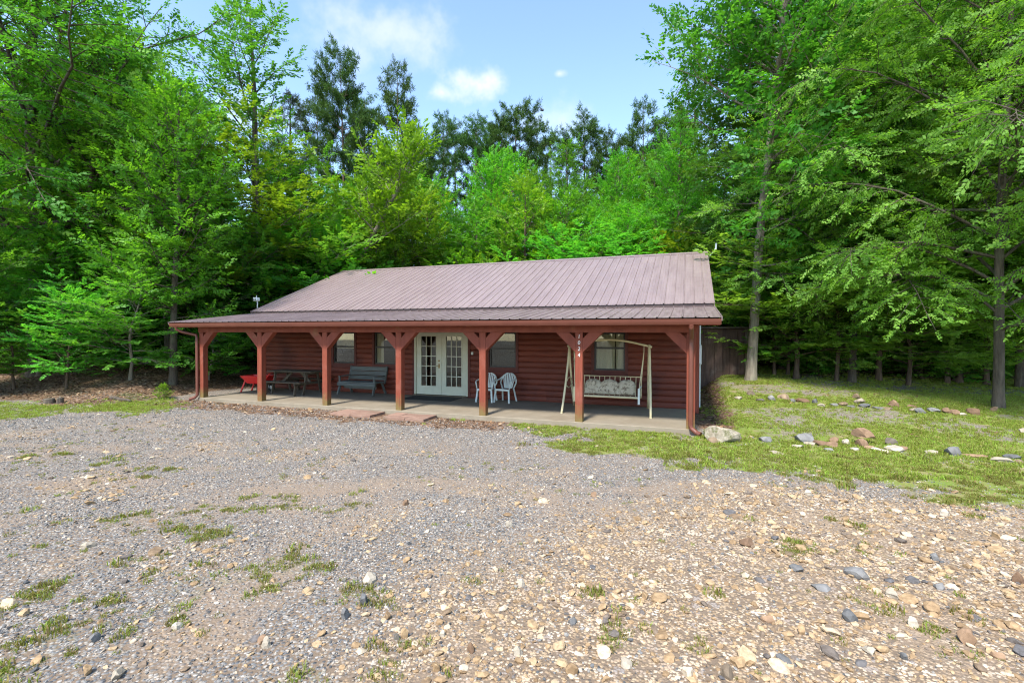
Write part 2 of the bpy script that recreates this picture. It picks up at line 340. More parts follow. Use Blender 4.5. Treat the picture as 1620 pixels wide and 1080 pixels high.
WEEDS = [gp(*q)+(r,) for *q, r in [(210, 815, .35), (290, 832, .55), (330, 845, .4), (250, 880, .35), (180, 900, .4), (300, 905, .55), (370, 915, .5), (430, 900, .5), (290, 945, .5), (100, 950, .25), (110, 870, .2), (60, 1030, .3), (40, 880, .2), (455, 880, .3), (520, 890, .2), (560, 930, .3), (595, 945, .2), (540, 800, .3), (780, 905, .25), (820, 915, .22), (1015, 1012, .25), (1000, 1035, .22), (1010, 1060, .2), (500, 1065, .25), (640, 1070, .3), (1275, 925, .25), (1310, 930, .3), (1100, 1020, .3), (1460, 1010, .25), (1510, 1020, .2), (1120, 950, .2), (1250, 860, .2), (1350, 830, .2), (1400, 880, .2), (150, 735, .6), (240, 745, .5), (60, 720, .5), (1020, 910, .2), (930, 935, .15), (410, 800, .4), (100, 1000, .3), (330, 1000, .2), (20, 960, .3), (470, 940, .25), (240, 650, .9)]]
TRACKS = [[gp(*q) for q in pl] for pl in ([(-100, 775), (120, 762), (300, 768), (470, 775), (640, 765), (840, 782), (1000, 806), (1200, 822), (1500, 850)], [(300, 735), (560, 752), (760, 765), (1000, 778), (1180, 775)], [(-100, 700), (200, 712), (450, 725), (700, 742), (900, 745)])]
def dirt_mask(x, y):
    d = np.full(x.shape, 1e9)
    for pl in TRACKS:
        for a, b in zip(pl[:-1], pl[1:]):
            a = np.array(a); e = np.array(b)-a; t = np.clip(((x-a[0])*e[0]+(y-a[1])*e[1])/(e@e), 0, 1); d = np.minimum(d, np.hypot(x-a[0]-e[0]*t, y-a[1]-e[1]*t))
    return sstep(.34-d+(fbm(x, y, 1.6, 4)-.5)*1.3, 0, .45)*sstep(fbm(x+70, y, .5, 3), .42, .56)
def masks(x, y, weeds=1.):
    n1 = fbm(x, y, .9, 4); n2 = fbm(x+40, y-7, 3.5, 3); n3 = fbm(x-20, y+11, .45, 3)
    s = sdf_poly(x, y, LAWN)+(n1-.5)*1.9+(n2-.5)*1.3
    grass = sstep(-s, -.25, .55)*(1-.55*sstep(n3, .52, .68))*(1-.35*sstep(n2, .55, .7))
    s2 = sdf_poly(x, y, LEFT)+(n1-.5)*.9+(n2-.5)*.7
    grass = np.maximum(grass, sstep(-s2, -.15, .3)*(.45+.45*sstep(n1, .42, .56)))
    for a, b, r in WEEDS:
        grass = np.maximum(grass, sstep(r-np.hypot((x-a), (y-b)*1.0)-(n2-.5)*r*2.2-(n1-.5)*r*1.5, -.05, r*.9)*.62*weeds)
    tan = sstep(-(sdf_poly(x, y, TAN)+(n1-.5)*2.2), -1.1, 1.3)
    tan = np.clip(tan+.35*sstep(n1, .54, .66)*sstep(-y, 2.5, 4), 0, 1)
    hd = hill_d(x, y)
    lit = sstep(hd+(n1-.5)*1.2+.9*sstep(-x, 15.6, 17), -.35, .35)
    lit = np.maximum(lit, sstep(y-12.2+(n1-.5)*4, -1.2, 1.2)*sstep(x, 0, 1))
    strip = sstep(.95-np.abs(y+.55)-(n2-.5)*1., 0, .4)*sstep(-x, 3., 5)*sstep(x, -15.6, -15)   # litter under the drip line
    lit = np.maximum(lit, strip*.75)
    side = sstep(.55-np.abs(x-.55)-(n2-.5)*.5, 0, .3)*sstep(y, .4, 1.)*sstep(12-y, 0, 1)
    lit = np.maximum(lit, side*.9); grass = grass*(1-lit*.9)
    pines = sstep(n3, .55, .72)*sstep(y, 5, 9)
    return grass, tan, lit, pines
def axis(lo, dlo, dhi, hi, step, ext):
    a = list(np.arange(dlo, dhi+1e-6, step)); s = step; q = dhi
    while q < hi: s *= ext; q += s; a.append(q)
    s = step; q = dlo; pre = []
    while q > lo: s *= ext; q -= s; pre.append(q)
    return np.array(pre[::-1]+a)
gx = axis(-500, -24, 16, 500, .16, 1.16); gy = axis(-120, -11.5, 14, 700, .16, 1.16)
GX, GY = np.meshgrid(gx, gy); px, py = GX.ravel(), GY.ravel()
pz = terr(px, py)
nx, ny = len(gx), len(gy); ii = (np.arange(ny-1)[:, None]*nx+np.arange(nx-1)[None]).ravel()
GF = np.stack([ii, ii+1, ii+nx+1, ii+nx], 1)
def ground_mat():
    m, N, L, out = new_mat('ground_cover'); b = N.new('ShaderNodeBsdfPrincipled'); L.new(b.outputs[0], out.inputs[0])
    g = N.new('ShaderNodeNewGeometry'); v = g.outputs['Position']
    at_ = N.new('ShaderNodeAttribute'); at_.attribute_name = 'mask'; sp = N.new('ShaderNodeSeparateColor'); L.new(at_.outputs['Color'], sp.inputs[0])
    # stones: two sizes of cells, each cell its own stone colour
    def vor(scale):
        w = N.new('ShaderNodeTexVoronoi'); w.inputs['Scale'].default_value = scale; w.inputs['Randomness'].default_value = 1; L.new(v, w.inputs['Vector']); return w
    v1 = vor(42); v2 = vor(15)
    s1 = N.new('ShaderNodeSeparateColor'); L.new(v1.outputs['Color'], s1.inputs[0]); s2 = N.new('ShaderNodeSeparateColor'); L.new(v2.outputs['Color'], s2.inputs[0])
    grey = ramp(N, L, s1.outputs[0], [(0, (.06, .063, .068)), (.3, (.135, .138, .14)), (.55, (.21, .205, .197)), (.8, (.255, .225, .185)), (1, (.42, .39, .35))])
    tan = ramp(N, L, s1.outputs[1], [(0, (.11, .095, .08)), (.25, (.245, .172, .108)), (.55, (.325, .235, .148)), (.8, (.385, .29, .19)), (1, (.48, .41, .32))])
    big = ramp(N, L, s2.outputs[1], [(0, (.25, .22, .2)), (.5, (.46, .33, .21)), (1, (.62, .52, .4))])
    nb = noise(N, L, v, .8, 6, .65)
    tmask = mrange(N, L, sp.outputs[1], .1, .9)
    jit = N.new('ShaderNodeMath'); jit.operation = 'MULTIPLY_ADD'; jit.inputs[1].default_value = .5; L.new(s1.outputs[2], jit.inputs[0]); L.new(tmask, jit.inputs[2])
    col = cmix(N, L, mrange(N, L, jit.outputs[0], .45, .75), grey, tan)
    bg = N.new('ShaderNodeMath'); bg.operation = 'MULTIPLY'; L.new(mrange(N, L, s2.outputs[0], .72, .74), bg.inputs[0]); L.new(tmask, bg.inputs[1])
    col = cmix(N, L, bg.outputs[0], col, big)
    dirt = cmix(N, L, noise(N, L, v, 14, 6, .7), (.2, .145, .1), (.3, .225, .16))
    gap = mrange(N, L, v1.outputs['Distance'], .45, .62)
    col = cmix(N, L, gap, col, (.175, .13, .092))
    col = cmix(N, L, mrange(N, L, noise(N, L, v, .55, 6, .6, (1.3, .7, 1)), .52, .68, 0, .75), col, dirt)
    col = cmix(N, L, mrange(N, L, at_.outputs['Alpha'], .1, .9, 0, .5), col, dirt)
    # grass soil
    gr = ramp(N, L, noise(N, L, v, 3.2, 8, .72), [(.3, (.27, .21, .11)), (.5, (.18, .2, .05)), (.7, (.13, .21, .03))])
    gj = N.new('ShaderNodeMath'); gj.operation = 'MULTIPLY_ADD'; gj.inputs[1].default_value = .55; L.new(noise(N, L, v, 9, 6, .75), gj.inputs[0]); L.new(sp.outputs[0], gj.inputs[2])
    gm = mrange(N, L, gj.outputs[0], .6, 1.05)
    col = cmix(N, L, gm, col, gr)
    # leaf litter
    v3 = vor(17); s3 = N.new('ShaderNodeSeparateColor'); L.new(v3.outputs['Color'], s3.inputs[0])
    li = ramp(N, L, s3.outputs[0], [(0, (.055, .034, .022)), (.45, (.125, .075, .046)), (.8, (.2, .125, .08)), (1, (.32, .23, .16))])
    li = cmix(N, L, mrange(N, L, noise(N, L, v, .7, 6, .65), .55, .68, 0, .7), li, (.06, .085, .022))
    lj = N.new('ShaderNodeMath'); lj.operation = 'MULTIPLY_ADD'; lj.inputs[1].default_value = .5; L.new(noise(N, L, v, 6, 6, .75), lj.inputs[0]); L.new(sp.outputs[2], lj.inputs[2])
    lm = mrange(N, L, lj.outputs[0], .5, .8)
    col = cmix(N, L, lm, col, li)
    L.new(col, b.inputs['Base Color']); b.inputs['Roughness'].default_value = .93; b.inputs['Specular IOR Level'].default_value = .15
    h1 = mrange(N, L, v1.outputs['Distance'], 0, .7, 1, 0)
    bp = N.new('ShaderNodeBump'); bp.inputs['Strength'].default_value = .7; bp.inputs['Distance'].default_value = .012; L.new(h1, bp.inputs['Height'])
    bp2 = N.new('ShaderNodeBump'); bp2.inputs['Strength'].default_value = .5; bp2.inputs['Distance'].default_value = .04; L.new(noise(N, L, v, 12, 6, .7), bp2.inputs['Height']); L.new(bp.outputs[0], bp2.inputs['Normal'])
    L.new(bp2.outputs[0], b.inputs['Normal'])
    return m
gme = mesh_np('ground', np.stack([px, py, pz], 1), GF, ground_mat(), True)
gr_, ta_, li_, pi_ = masks(px, py, .55)
ca = gme.attributes.new('mask', 'FLOAT_COLOR', 'POINT'); ca.data.foreach_set('color', np.stack([gr_, ta_, li_, dirt_mask(px, py)], 1).astype(np.float32).ravel())
ground = link(bpy.data.objects.new('ground', gme)); ground['kind'] = 'structure'; ground['label'] = 'stony drive, grass and leaf-littered forest floor'

# ------------------------------------------------------------------ porch slab and stepping pavers
slab = MB(); nb = 5
xs = [-14.78, -12.3, -9.8, -7.35, -4.9, -2.45, .1]
slab.box(-14.78, .1, -.105, 2.86, -.3, 0)
so_ = slab.build('porch_slab', mt['concrete'], bevel=.012); so_['kind'] = 'structure'

# ------------------------------------------------------------------ the cabin
house = thing('log_cabin', 'single-storey red log-sided cabin with brown metal roof and long post porch', 'cabin', (0, 0, 0))
WX0, WX1, WY0, WY1 = -15.2, .18, 2.89, 12.45
LOGH, LZ0, NLOG = .173, -.02, 16
def log_profile(z):
    return [(0, z+.002), (.012, z+.004), (.03, z+.03), (.037, z+.075), (.034, z+.12), (.022, z+.158), (.004, z+LOGH-.001), (0, z+LOGH-.001)]
OPEN = [(-11.94, -11.04, 1.0, 2.09), (-10.22, -9.32, 1.0, 2.09), (-8.62, -6.66, -.1, 2.12), (-5.92, -5.04, 1.0, 2.09), (-2.62, -1.74, 1.0, 2.09)]
bw = MB()   # backing wall, built round its openings
xe = [WX0]
for a, b_, z0, z1 in OPEN:
    bw.box(xe[-1], a, WY0+.002, WY0+.14, -.3, 2.86); 
    if z0 > 0: bw.box(a, b_, WY0+.002, WY0+.14, -.3, z0)
    bw.box(a, b_, WY0+.002, WY0+.14, z1, 2.86); xe.append(b_)
bw.box(xe[-1], WX1, WY0+.002, WY0+.14, -.3, 2.86)
front = bw.build('front_wall', mt['trim'], house)
T = .085; lr = random.Random(8)
for k in range(NLOG):
    z = LZ0+k*LOGH; cuts = []
    for a, b_, z0, z1 in OPEN:
        if z+LOGH > (z0-T if z0 > 0 else -1)+.02 and z < z1+T-.02: cuts.append((a-T, b_+T))
    x = WX0
    for a, b_ in cuts+[(WX1, None)]:
        if a-x > .05:
            js = [x]
            if a-x > 2.6: js.append(x+(a-x)*lr.uniform(.25, .75))
            js.append(a)
            for q0, q1 in zip(js[:-1], js[1:]): MB().sweep(log_profile(z), (q0, WY0+lr.uniform(-.002, .001)), (q1-.004, WY0+lr.uniform(-.002, .001)), (0, -1)).build('log', mt['log'], front, smooth=False)
        x = b_
sw = MB().box(WX1-.14, WX1-.002, WY0+.14, WY1, -.3, 2.86).build('side_wall', mt['trim'], house)
sw2 = MB().box(WX0+.002, WX0+.14, WY0+.14, WY1, -.3, 2.86).build('side_wall', mt['trim'], house)
for k in range(NLOG):
    MB().sweep(log_profile(LZ0+k*LOGH), (WX1, WY0), (WX1, WY1), (1, 0)).build('log', mt['log'], sw)
    MB().sweep(log_profile(LZ0+k*LOGH), (WX0, WY1), (WX0, WY0), (-1, 0)).build('log', mt['log'], sw2)
MB().box(WX0+.14, WX1-.14, WY1-.14, WY1, -.3, 2.86).build('rear_wall', mt['trim'], house)
YR, ZR, YB, ZB = 7.65, 4.985, 2.50, 2.835     # ridge and front foot of the main roof
for xg in (WX0+.02, WX1-.12):
    g = MB(); n = [(WY0+.05, 2.86), (WY1-.02, 2.86), (YR, ZR-.12)]
    g.add([(xg, *p) for p in n]+[(xg+.1, *p) for p in n], [(0, 1, 2), (5, 4, 3), (0, 3, 4, 1), (1, 4, 5, 2), (2, 5, 3, 0)]).build('gable_wall', mt['log'], house)
MB().box(WX0+.14, WX1-.14, WY0+.14, WY1-.14, -.1, -.02).build('interior_floor', mt['inside'], house)
MB().box(WX0+.14, WX1-.14, WY0+3.2, WY0+3.25, -.02, 2.8).build('interior_partition', mt['inside'], house)
MB().box(WX0+.14, WX1-.14, WY0+.14, WY1-.14, 2.72, 2.78).build('interior_ceiling', mt['inside'], house)
# corner boards
for x in (WX1, WX0):
    s = 1 if x > -5 else -1
    MB().box(min(x-.1*s, x+.05*s), max(x-.1*s, x+.05*s), WY0-.055, WY0-.001, -.1, 2.72).build('corner_board', mt['post'], house, bevel=.006)
    MB().box(min(x, x+.052*s), max(x, x+.052*s), WY0, WY0+.1, -.1, 2.72).build('corner_board', mt['post'], house, bevel=.006)
# windows
for wi, (a, b_, z0, z1) in enumerate(OPEN):
    if z0 < 0: continue
    w = MB(); f = .045
    w.box(a, a+f, WY0-.01, WY0+.07, z0, z1).box(b_-f, b_, WY0-.01, WY0+.07, z0, z1).box(a+f, b_-f, WY0-.01, WY0+.07, z0, z0+f).box(a+f, b_-f, WY0-.01, WY0+.07, z1-f, z1)
    zm = 1.0+.64 if wi == 4 else 1.0+.58
    w.box(a+f, b_-f, WY0+.0, WY0+.06, zm-.025, zm+.03)
    win = w.build('window', mt['sash'], house)
    for za, zb in ((z0+f, zm-.025), (zm+.03, z1-f)):
        MB().box(a+f, b_-f, WY0+.03, WY0+.036, za, zb).build('pane', mt['glass'], win)
    t = MB().box(a-T, a-.002, WY0-.05, WY0-.001, z0-T, z1+T).box(b_+.002, b_+T, WY0-.05, WY0-.001, z0-T, z1+T).box(a-.002, b_+.002, WY0-.055, WY0-.001, z1+.002, z1+T)
    t.build('window_trim', mt['trim'], win)
    MB().box(a-.002, b_+.002, WY0-.06, WY0-.001, z0-T, z0-.002).build('sill', mt['trim'], win)
    # what hangs behind the glass
    def folds(x0, x1, zlo, zhi, m, name, amp=.012, y=WY0+.075):
        n = max(6, int((x1-x0)/.03)); V = []; F = []
        for i in range(n+1):
            x = x0+(x1-x0)*i/n; yy = y+amp*math.sin(i*1.35+x)+.004*math.sin(i*3.1)
            V += [(x, yy, zlo), (x, yy, zhi), (x, yy+.004, zlo), (x, yy+.004, zhi)]
        for i in range(n): q = 4*i; F += [(q, q+4, q+5, q+1), (q+2, q+3, q+7, q+6)]
        MB().add(V, F).build(name, m, win, smooth=True)
    if wi == 4: folds(a-.05, b_-.3, z0-.1, z1+.05, mt['curtain'], 'curtain'); folds(b_-.27, b_+.05, z0-.1, z1+.05, mt['curtain'], 'curtain')
    elif wi == 0: folds(a-.03, b_+.03, 1.52, z1+.05, mt['curtain'], 'curtain'); MB().box(a+.25, b_-.15, WY0+.1, WY0+.12, 1.5, 1.82).build('air_conditioner_panel', mt['sash'], win)
    elif wi == 1: folds(a-.03, a+.32, z0-.1, z1+.05, mt['curtain'], 'curtain')
    else: MB().box(a-.03, b_+.03, WY0+.2, WY0+.21, z0-.1, z1+.05).build('blind', mt['blind'], win)
# french doors
a, b_ = -8.62, -6.66
fr = MB().box(a, a+.055, WY0-.06, WY0+.1, .0, 2.12).box(b_-.055, b_, WY0-.06, WY0+.1, .0, 2.12).box(a+.055, b_-.055, WY0-.06, WY0+.1, 2.075, 2.12)
frame = fr.build('door_frame', mt['door'], house, bevel=.004)
MB().box(a-.0, b_+.0, WY0-.12, WY0+.12, -.02, .045).build('threshold', mt['oldwood'], frame)
MB().box(a-T, a-.002, WY0-.05, WY0-.001, .0, 2.2).build('door_casing', mt['trim'], frame); MB().box(b_+.002, b_+T, WY0-.05, WY0-.001, .0, 2.2).build('door_casing', mt['trim'], frame)
dw = (b_-a-.11)/2
for di in range(2):
    x0 = a+.055+di*dw+.003; x1 = x0+dw-.006; z0, z1 = .05, 2.07; gx0, gx1 = x0+.185, x1-.185; gz0, gz1 = .33, 1.96; y0, y1 = WY0-.01, WY0+.035
    d = MB().box(x0, gx0, y0, y1, z0, z1).box(gx1, x1, y0, y1, z0, z1).box(gx0, gx1, y0, y1, z0, gz0).box(gx0, gx1, y0, y1, gz1, z1)
    door = d.build('door', mt['door'], house)
    for q in range(1, 3):
        xx = gx0+(gx1-gx0)*q/3; MB().box(xx-.011, xx+.011, y0-.004, y1-.01, gz0, gz1).build('muntin', mt['door'], door)
    for q in range(1, 5):
        zz = gz0+(gz1-gz0)*q/5; MB().box(gx0, gx1, y0-.001, y1-.012, zz-.011, zz+.011).build('muntin', mt['door'], door)
    for q in range(3):
        for r_ in range(5):
            MB().box(gx0+(gx1-gx0)*q/3, gx0+(gx1-gx0)*(q+1)/3, y0+.018, y0+.022, gz0+(gz1-gz0)*r_/5, gz0+(gz1-gz0)*(r_+1)/5).build('pane', mt['glass'], door)
    MB().box(gx0-.03, gx0-.001, y0-.012, y0-.0005, gz0-.03, gz1+.03).box(gx1+.001, gx1+.03, y0-.012, y0-.0005, gz0-.03, gz1+.03).box(gx0-.001, gx1+.001, y0-.012, y0-.0005, gz0-.03, gz0-.001).box(gx0-.001, gx1+.001, y0-.012, y0-.0005, gz1+.001, gz1+.03).build('glazing_bead', mt['door'], door)
    if di == 0:
        xh = x1-.07
        MB().box(xh-.025, xh+.025, y0-.012, y0-.0005, .92, 1.06).tube([(xh, y0-.012, 1.0), (xh, y0-.055, 1.0)], .011, 8).tube([(xh, y0-.055, 1.0), (xh-.1, y0-.058, 1.0)], .01, 8).build('handle', mt['brass'], door)
        MB().tube([(xh, y0-.0005, 1.16), (xh, y0-.022, 1.16)], .028, 12).build('deadbolt', mt['brass'], door)
    else:
        MB().box(x0-.03, x0+.022, y0-.016, y0-.0005, z0+.01, z1-.01).build('astragal', mt['door'], door)
MB().box(-6.535, -6.47, WY0-.075, WY0-.037, 1.38, 1.47).build('doorbell', mt['white'], house, bevel=.005)

# posts with knee braces
PW = .175; ZBEAM = 2.08
for i in range(7):
    x = -2.44*i; y = -.005; h = PW/2
    p = MB().box(x-h, x+h, y-h, y+h, -.02 if 0 < i else -.1, ZBEAM).build('porch_post', mt['postfoot'], house, bevel=.008)
    for s in (-1, 1):
        if (i == 0 and s == 1) or (i == 6 and s == -1): continue
        poly = [(x+s*(h+.001), ZBEAM-.46), (x+s*(h+.46), ZBEAM-.001), (x+s*(h+.14), ZBEAM-.001), (x+s*(h+.001), ZBEAM-.14)]
        MB().prism(poly, y-.085, y+.085).build('brace', mt['post'], p, bevel=.005)
    if i == 1:
        # house number down the post
        zt = 2.04
        for ch in '1024':
            cu = bpy.data.curves.new('digit', 'FONT'); cu.body = ch; cu.size = .125; cu.extrude = .004; cu.align_x = 'CENTER'; cu.shear = .12
            tmp = bpy.data.objects.new('digit', cu); COL.objects.link(tmp)
            dg = bpy.context.evaluated_depsgraph_get(); me = bpy.data.meshes.new_from_object(tmp.evaluated_get(dg))
            bpy.data.objects.remove(tmp); me.materials.clear(); me.materials.append(mt['digit'])
            do = link(bpy.data.objects.new('house_number', me), p); do.location = (x+.0, y-h-.006, zt-.095); do.rotation_euler = (R(90), 0, 0); zt -= .143
MB().box(-14.64-.13, .13, -.09, .08, ZBEAM+.001, ZBEAM+.24).build('porch_beam', mt['post'], house, bevel=.006)
for x in (-14.64, 0):
    MB().box(x-.08, x+.08, .082, WY0-.06, ZBEAM+.02, ZBEAM+.22).build('side_beam', mt['post'], house, bevel=.006)
# roof
RX0, RX1, EY, EZ = -15.44, .57, -.53, 2.385
NR = 63; RS = (RX1-RX0)/NR
roof = MB()
roof.add([(RX0+.02, YB+.05, ZB-.05), (RX1-.02, YB+.05, ZB-.05), (RX1-.02, YR, ZR-.055), (RX0+.02, YR, ZR-.055), (RX0+.02, 2*YR-YB-.05, ZB-.05), (RX1-.02, 2*YR-YB-.05, ZB-.05)], [(0, 1, 2, 3), (3, 2, 5, 4)])
roof = roof.build('roof', mt['roofdark'], house)
def panel(r0, r1, A, B, name='roof_panel', jig=0):
    """ribbed sheet between ribs r0..r1, from lower edge A=(y,z) to upper edge B"""
    prof = []
    for r in range(r0, r1):
        x = RX0+r*RS
        prof += [(x, 0), (x+RS*.0, 0)] if False else []
        prof += [(x, .0), (x+.008, .02), (x+.028, .02), (x+.04, 0), (x+.04+(RS-.04)*.33, .0), (x+.04+(RS-.04)*.36, .004), (x+.04+(RS-.04)*.4, 0), (x+.04+(RS-.04)*.66, 0), (x+.04+(RS-.04)*.69, .004), (x+.04+(RS-.04)*.73, 0)]
    prof.append((RX0+r1*RS-(.002 if r1 < NR else 0), 0))
    n = len(prof); ny_, nz_ = -(B[1]-A[1]), (B[0]-A[0]); ll = math.hypot(ny_, nz_); ny_ /= ll; nz_ /= ll
    V = []
    for (y, z) in (A, B):
        V += [(x, y+ny_*h, z+nz_*h) for x, h in prof]
    F = [(i, i+1, i+1+n, i+n) for i in range(n-1)]
    th = .004
    return MB().add(V, F).build(name, mt['roof'], roof)
pr_ = random.Random(3)
for r in range(0, NR, 4):
    r1 = min(NR, r+4); j = pr_.uniform(-.004, .004)
    panel(r, r1, (YB+j, ZB+.02), (YR-.03, ZR+.012-.0))
    panel(r, r1, (EY-.03+j, EZ), (YB+.18, ZB-.045), 'porch_roof_panel')
    panel(r, r1, (2*YR-YB, ZB+.02), (YR+.03, ZR+.012), 'rear_roof_panel')
# closure strip under the foot of the main sheets, ridge cap, barge trim
MB().box(RX0+.01, RX1-.01, YB+.03, YB+.06, ZB-.055, ZB+.012).build('closure_strip', mt['roofdark'], roof)
MB().add([(RX0-.01, YR-.16, ZR-.045+.02), (RX0-.01, YR, ZR+.05), (RX0-.01, YR+.16, ZR-.025), (RX1+.01, YR-.16, ZR-.025), (RX1+.01, YR, ZR+.05), (RX1+.01, YR+.16, ZR-.025)], [(0, 3, 4, 1), (1, 4, 5, 2)]).build('ridge_cap', mt['roof'], roof)
for x, s in ((RX0, -1), (RX1, 1)):
    for (A, B) in (((EY-.03, EZ), (YB+.1, ZB-.05)), ((YB, ZB+.02), (YR, ZR+.01)), ((2*YR-YB, ZB+.02), (YR, ZR+.01))):
        MB().bar((x+s*.008, A[0], A[1]-.025), (x+s*.008, B[0], B[1]-.025), .022, .085).build('barge_trim', mt['roof'], roof)
# porch roof underside, gutter, downspouts
MB().add([(RX0+.03, EY+.02, EZ-.03), (RX1-.03, EY+.02, EZ-.03), (RX1-.03, WY0-.06, ZB-.06), (RX0+.03, WY0-.06, ZB-.06)], [(0, 1, 2, 3)]).build('porch_ceiling', mt['oldwood'], roof)
gut = [(0, EZ-.03), (-.012, EZ-.03), (-.012, EZ-.13), (.0, EZ-.145), (-.10, EZ-.145), (-.125, EZ-.09), (-.135, EZ-.03), (-.125, EZ-.028), (-.11, EZ-.09), (-.09, EZ-.135), (0.0, EZ-.135)]
MB().sweep([(0, EZ-.028), (0, EZ-.142), (.085, EZ-.142), (.105, EZ-.09), (.118, EZ-.028), (.11, EZ-.026), (.095, EZ-.09), (.078, EZ-.13), (.012, EZ-.13), (.012, EZ-.028)], (RX0, EY+.09), (RX1, EY+.09), (0, -1)).build('gutter', mt['gutter'], house)
MB().box(RX0+.01, RX1-.01, EY+.092, EY+.115, EZ-.16, EZ-.02).build('fascia', mt['post'], house)
MB().tube([(.0, EY+.02, EZ-.142), (.0, EY+.03, EZ-.2), (.0, -.19, EZ-.42), (.0, -.16, EZ-.52), (.0, -.16, .1), (.02, -.17, .03), (.12, -.25, -.04), (.2, -.3, -.06)], [.05]*8, 10).build('downspout', mt['gutter'], house)
xl = -14.64
MB().tube([(xl-.55, EY+.03, EZ-.142), (xl-.55, EY+.05, EZ-.22), (xl-.48, EY+.15, EZ-.29), (xl-.13, -.14, EZ-.4), (xl-.1, -.15, EZ-.5), (xl-.1, -.15, .08), (xl-.16, -.19, 0), (xl-.3, -.26, -.05)], [.045]*8, 10).build('downspout', mt['gutter'], house)
MB().tube([(WX1+.07, WY0+.5, 0), (WX1+.07, WY0+.5, 2.3)], .03, 8).build('conduit', mt['white'], house)
MB().box(WX1+.04, WX1+.12, WY0+.38, WY0+.62, 1.2, 1.75).build('meter_box', mt['steel'], house, bevel=.01)

# ------------------------------------------------------------------ pavers (two patches of slabs before the door)
def paver_patch(name, label, x0, x1, y0, y1, cells):
    t = thing(name, label, 'paving', (0, 0, 0), group='paving patches at the porch edge')
    for (a, b, c, d) in cells:
        g = .006
        MB().box(x0+(x1-x0)*a+g, x0+(x1-x0)*b-g, y0+(y1-y0)*c+g, y0+(y1-y0)*d-g, -.2, -.055+pr_.uniform(-.006, .006)).build('paver', mt['paver'], t, bevel=.006)
    return t
paver_patch('paving_patch', 'pinkish paving slabs left of the post before the french doors', -8.98, -7.72, -.78, -.11, [(0, .36, .45, 1), (.36, 1, .45, 1), (0, .5, 0, .45), (.5, 1, 0, .45)])
paver_patch('paving_patch', 'pinkish paving slabs in front of the door mat right of the post', -7.35, -6.15, -.78, -.11, [(0, .3, .35, 1), (.3, .72, .5, 1), (.72, 1, .35, 1), (.3, .72, .35, .5), (0, .55, 0, .35), (.55, 1, 0, .35)])
# ------------------------------------------------------------------ furniture on the porch
tag(MB().box(-8.5, -6.8, 1.85, 2.72, .001, .016).build('door_mat', mt['rubber'], bevel=.004), 'black rubber door mat on the porch slab before the french doors', 'mat')

def plastic_chair(name, label, loc, rz):
    t = thing(name, label, 'chair', loc, rz, 'white plastic chairs by the wall')
    W = mt['white']
    # front is -y
    seat = MB(); n = 7
    V = []; F = []
    for i in range(n):
        for j in range(n):
            x = -.22+.44*i/(n-1); y = -.23+.42*j/(n-1); z = .41-.02*math.cos((i/(n-1)-.5)*math.pi)-.03*(j/(n-1))
            V.append((x, y, z))
    for i in range(n-1):
        for j in range(n-1): F.append((i*n+j, (i+1)*n+j, (i+1)*n+j+1, i*n+j+1))
    V += [(x, y, z-.012) for x, y, z in V]; m_ = n*n
    F += [tuple(k+m_ for k in f[::-1]) for f in F[:(n-1)**2]]
    MB().add(V, F).box(-.235, .235, -.245, -.228, .36, .412).build('seat', W, t, smooth=False)
    for sx in (-1, 1):
        MB().bar((sx*.21, -.2, .41), (sx*.25, -.26, 0), .05, .045, (0, 1, 0)).build('leg', W, t, bevel=.008)
        MB().bar((sx*.19, .18, .4), (sx*.235, .29, 0), .045, .04, (0, 1, 0)).build('leg', W, t, bevel=.008)
        # arm: rises from the front, sweeps into the back
        pts = [(sx*.235, -.21, .4), (sx*.265, -.215, .6), (sx*.275, -.15, .645), (sx*.275, .0, .65), (sx*.265, .14, .67), (sx*.23, .235, .72), (sx*.17, .275, .79)]
        MB().tube(pts, .021, 8).build('armrest', W, t, smooth=True)
    # rounded back hoop and slats
    hp = [(.26*math.cos(a), .2+.09*math.sin(a), .56+.29*math.sin(a)) for a in np.linspace(0, math.pi, 13)]
    MB().tube(hp, .024, 8).tube([(.26, .2, .57), (.19, .17, .4)], .022, 8).tube([(-.26, .2, .57), (-.19, .17, .4)], .022, 8).build('back_hoop', W, t, smooth=True)
    for k in range(-3, 4):
        xt = k*.062; zt = .56+.29*math.sqrt(max(0, 1-(xt/.26)**2)); yt = .2+.09*math.sqrt(max(0, 1-(xt/.26)**2))
        MB().bar((k*.04, .18, .4), (xt, yt, zt), .034, .012, (0, 1, 0)).build('back_slat', W, t)
    return t
plastic_chair('plastic_chair', 'white plastic armchair in full view right of the porch post', (-5.2, 2.38, 0), R(-6))
plastic_chair('plastic_chair', 'white plastic armchair half hidden behind the porch post', (-5.77, 2.28, 0), R(5))

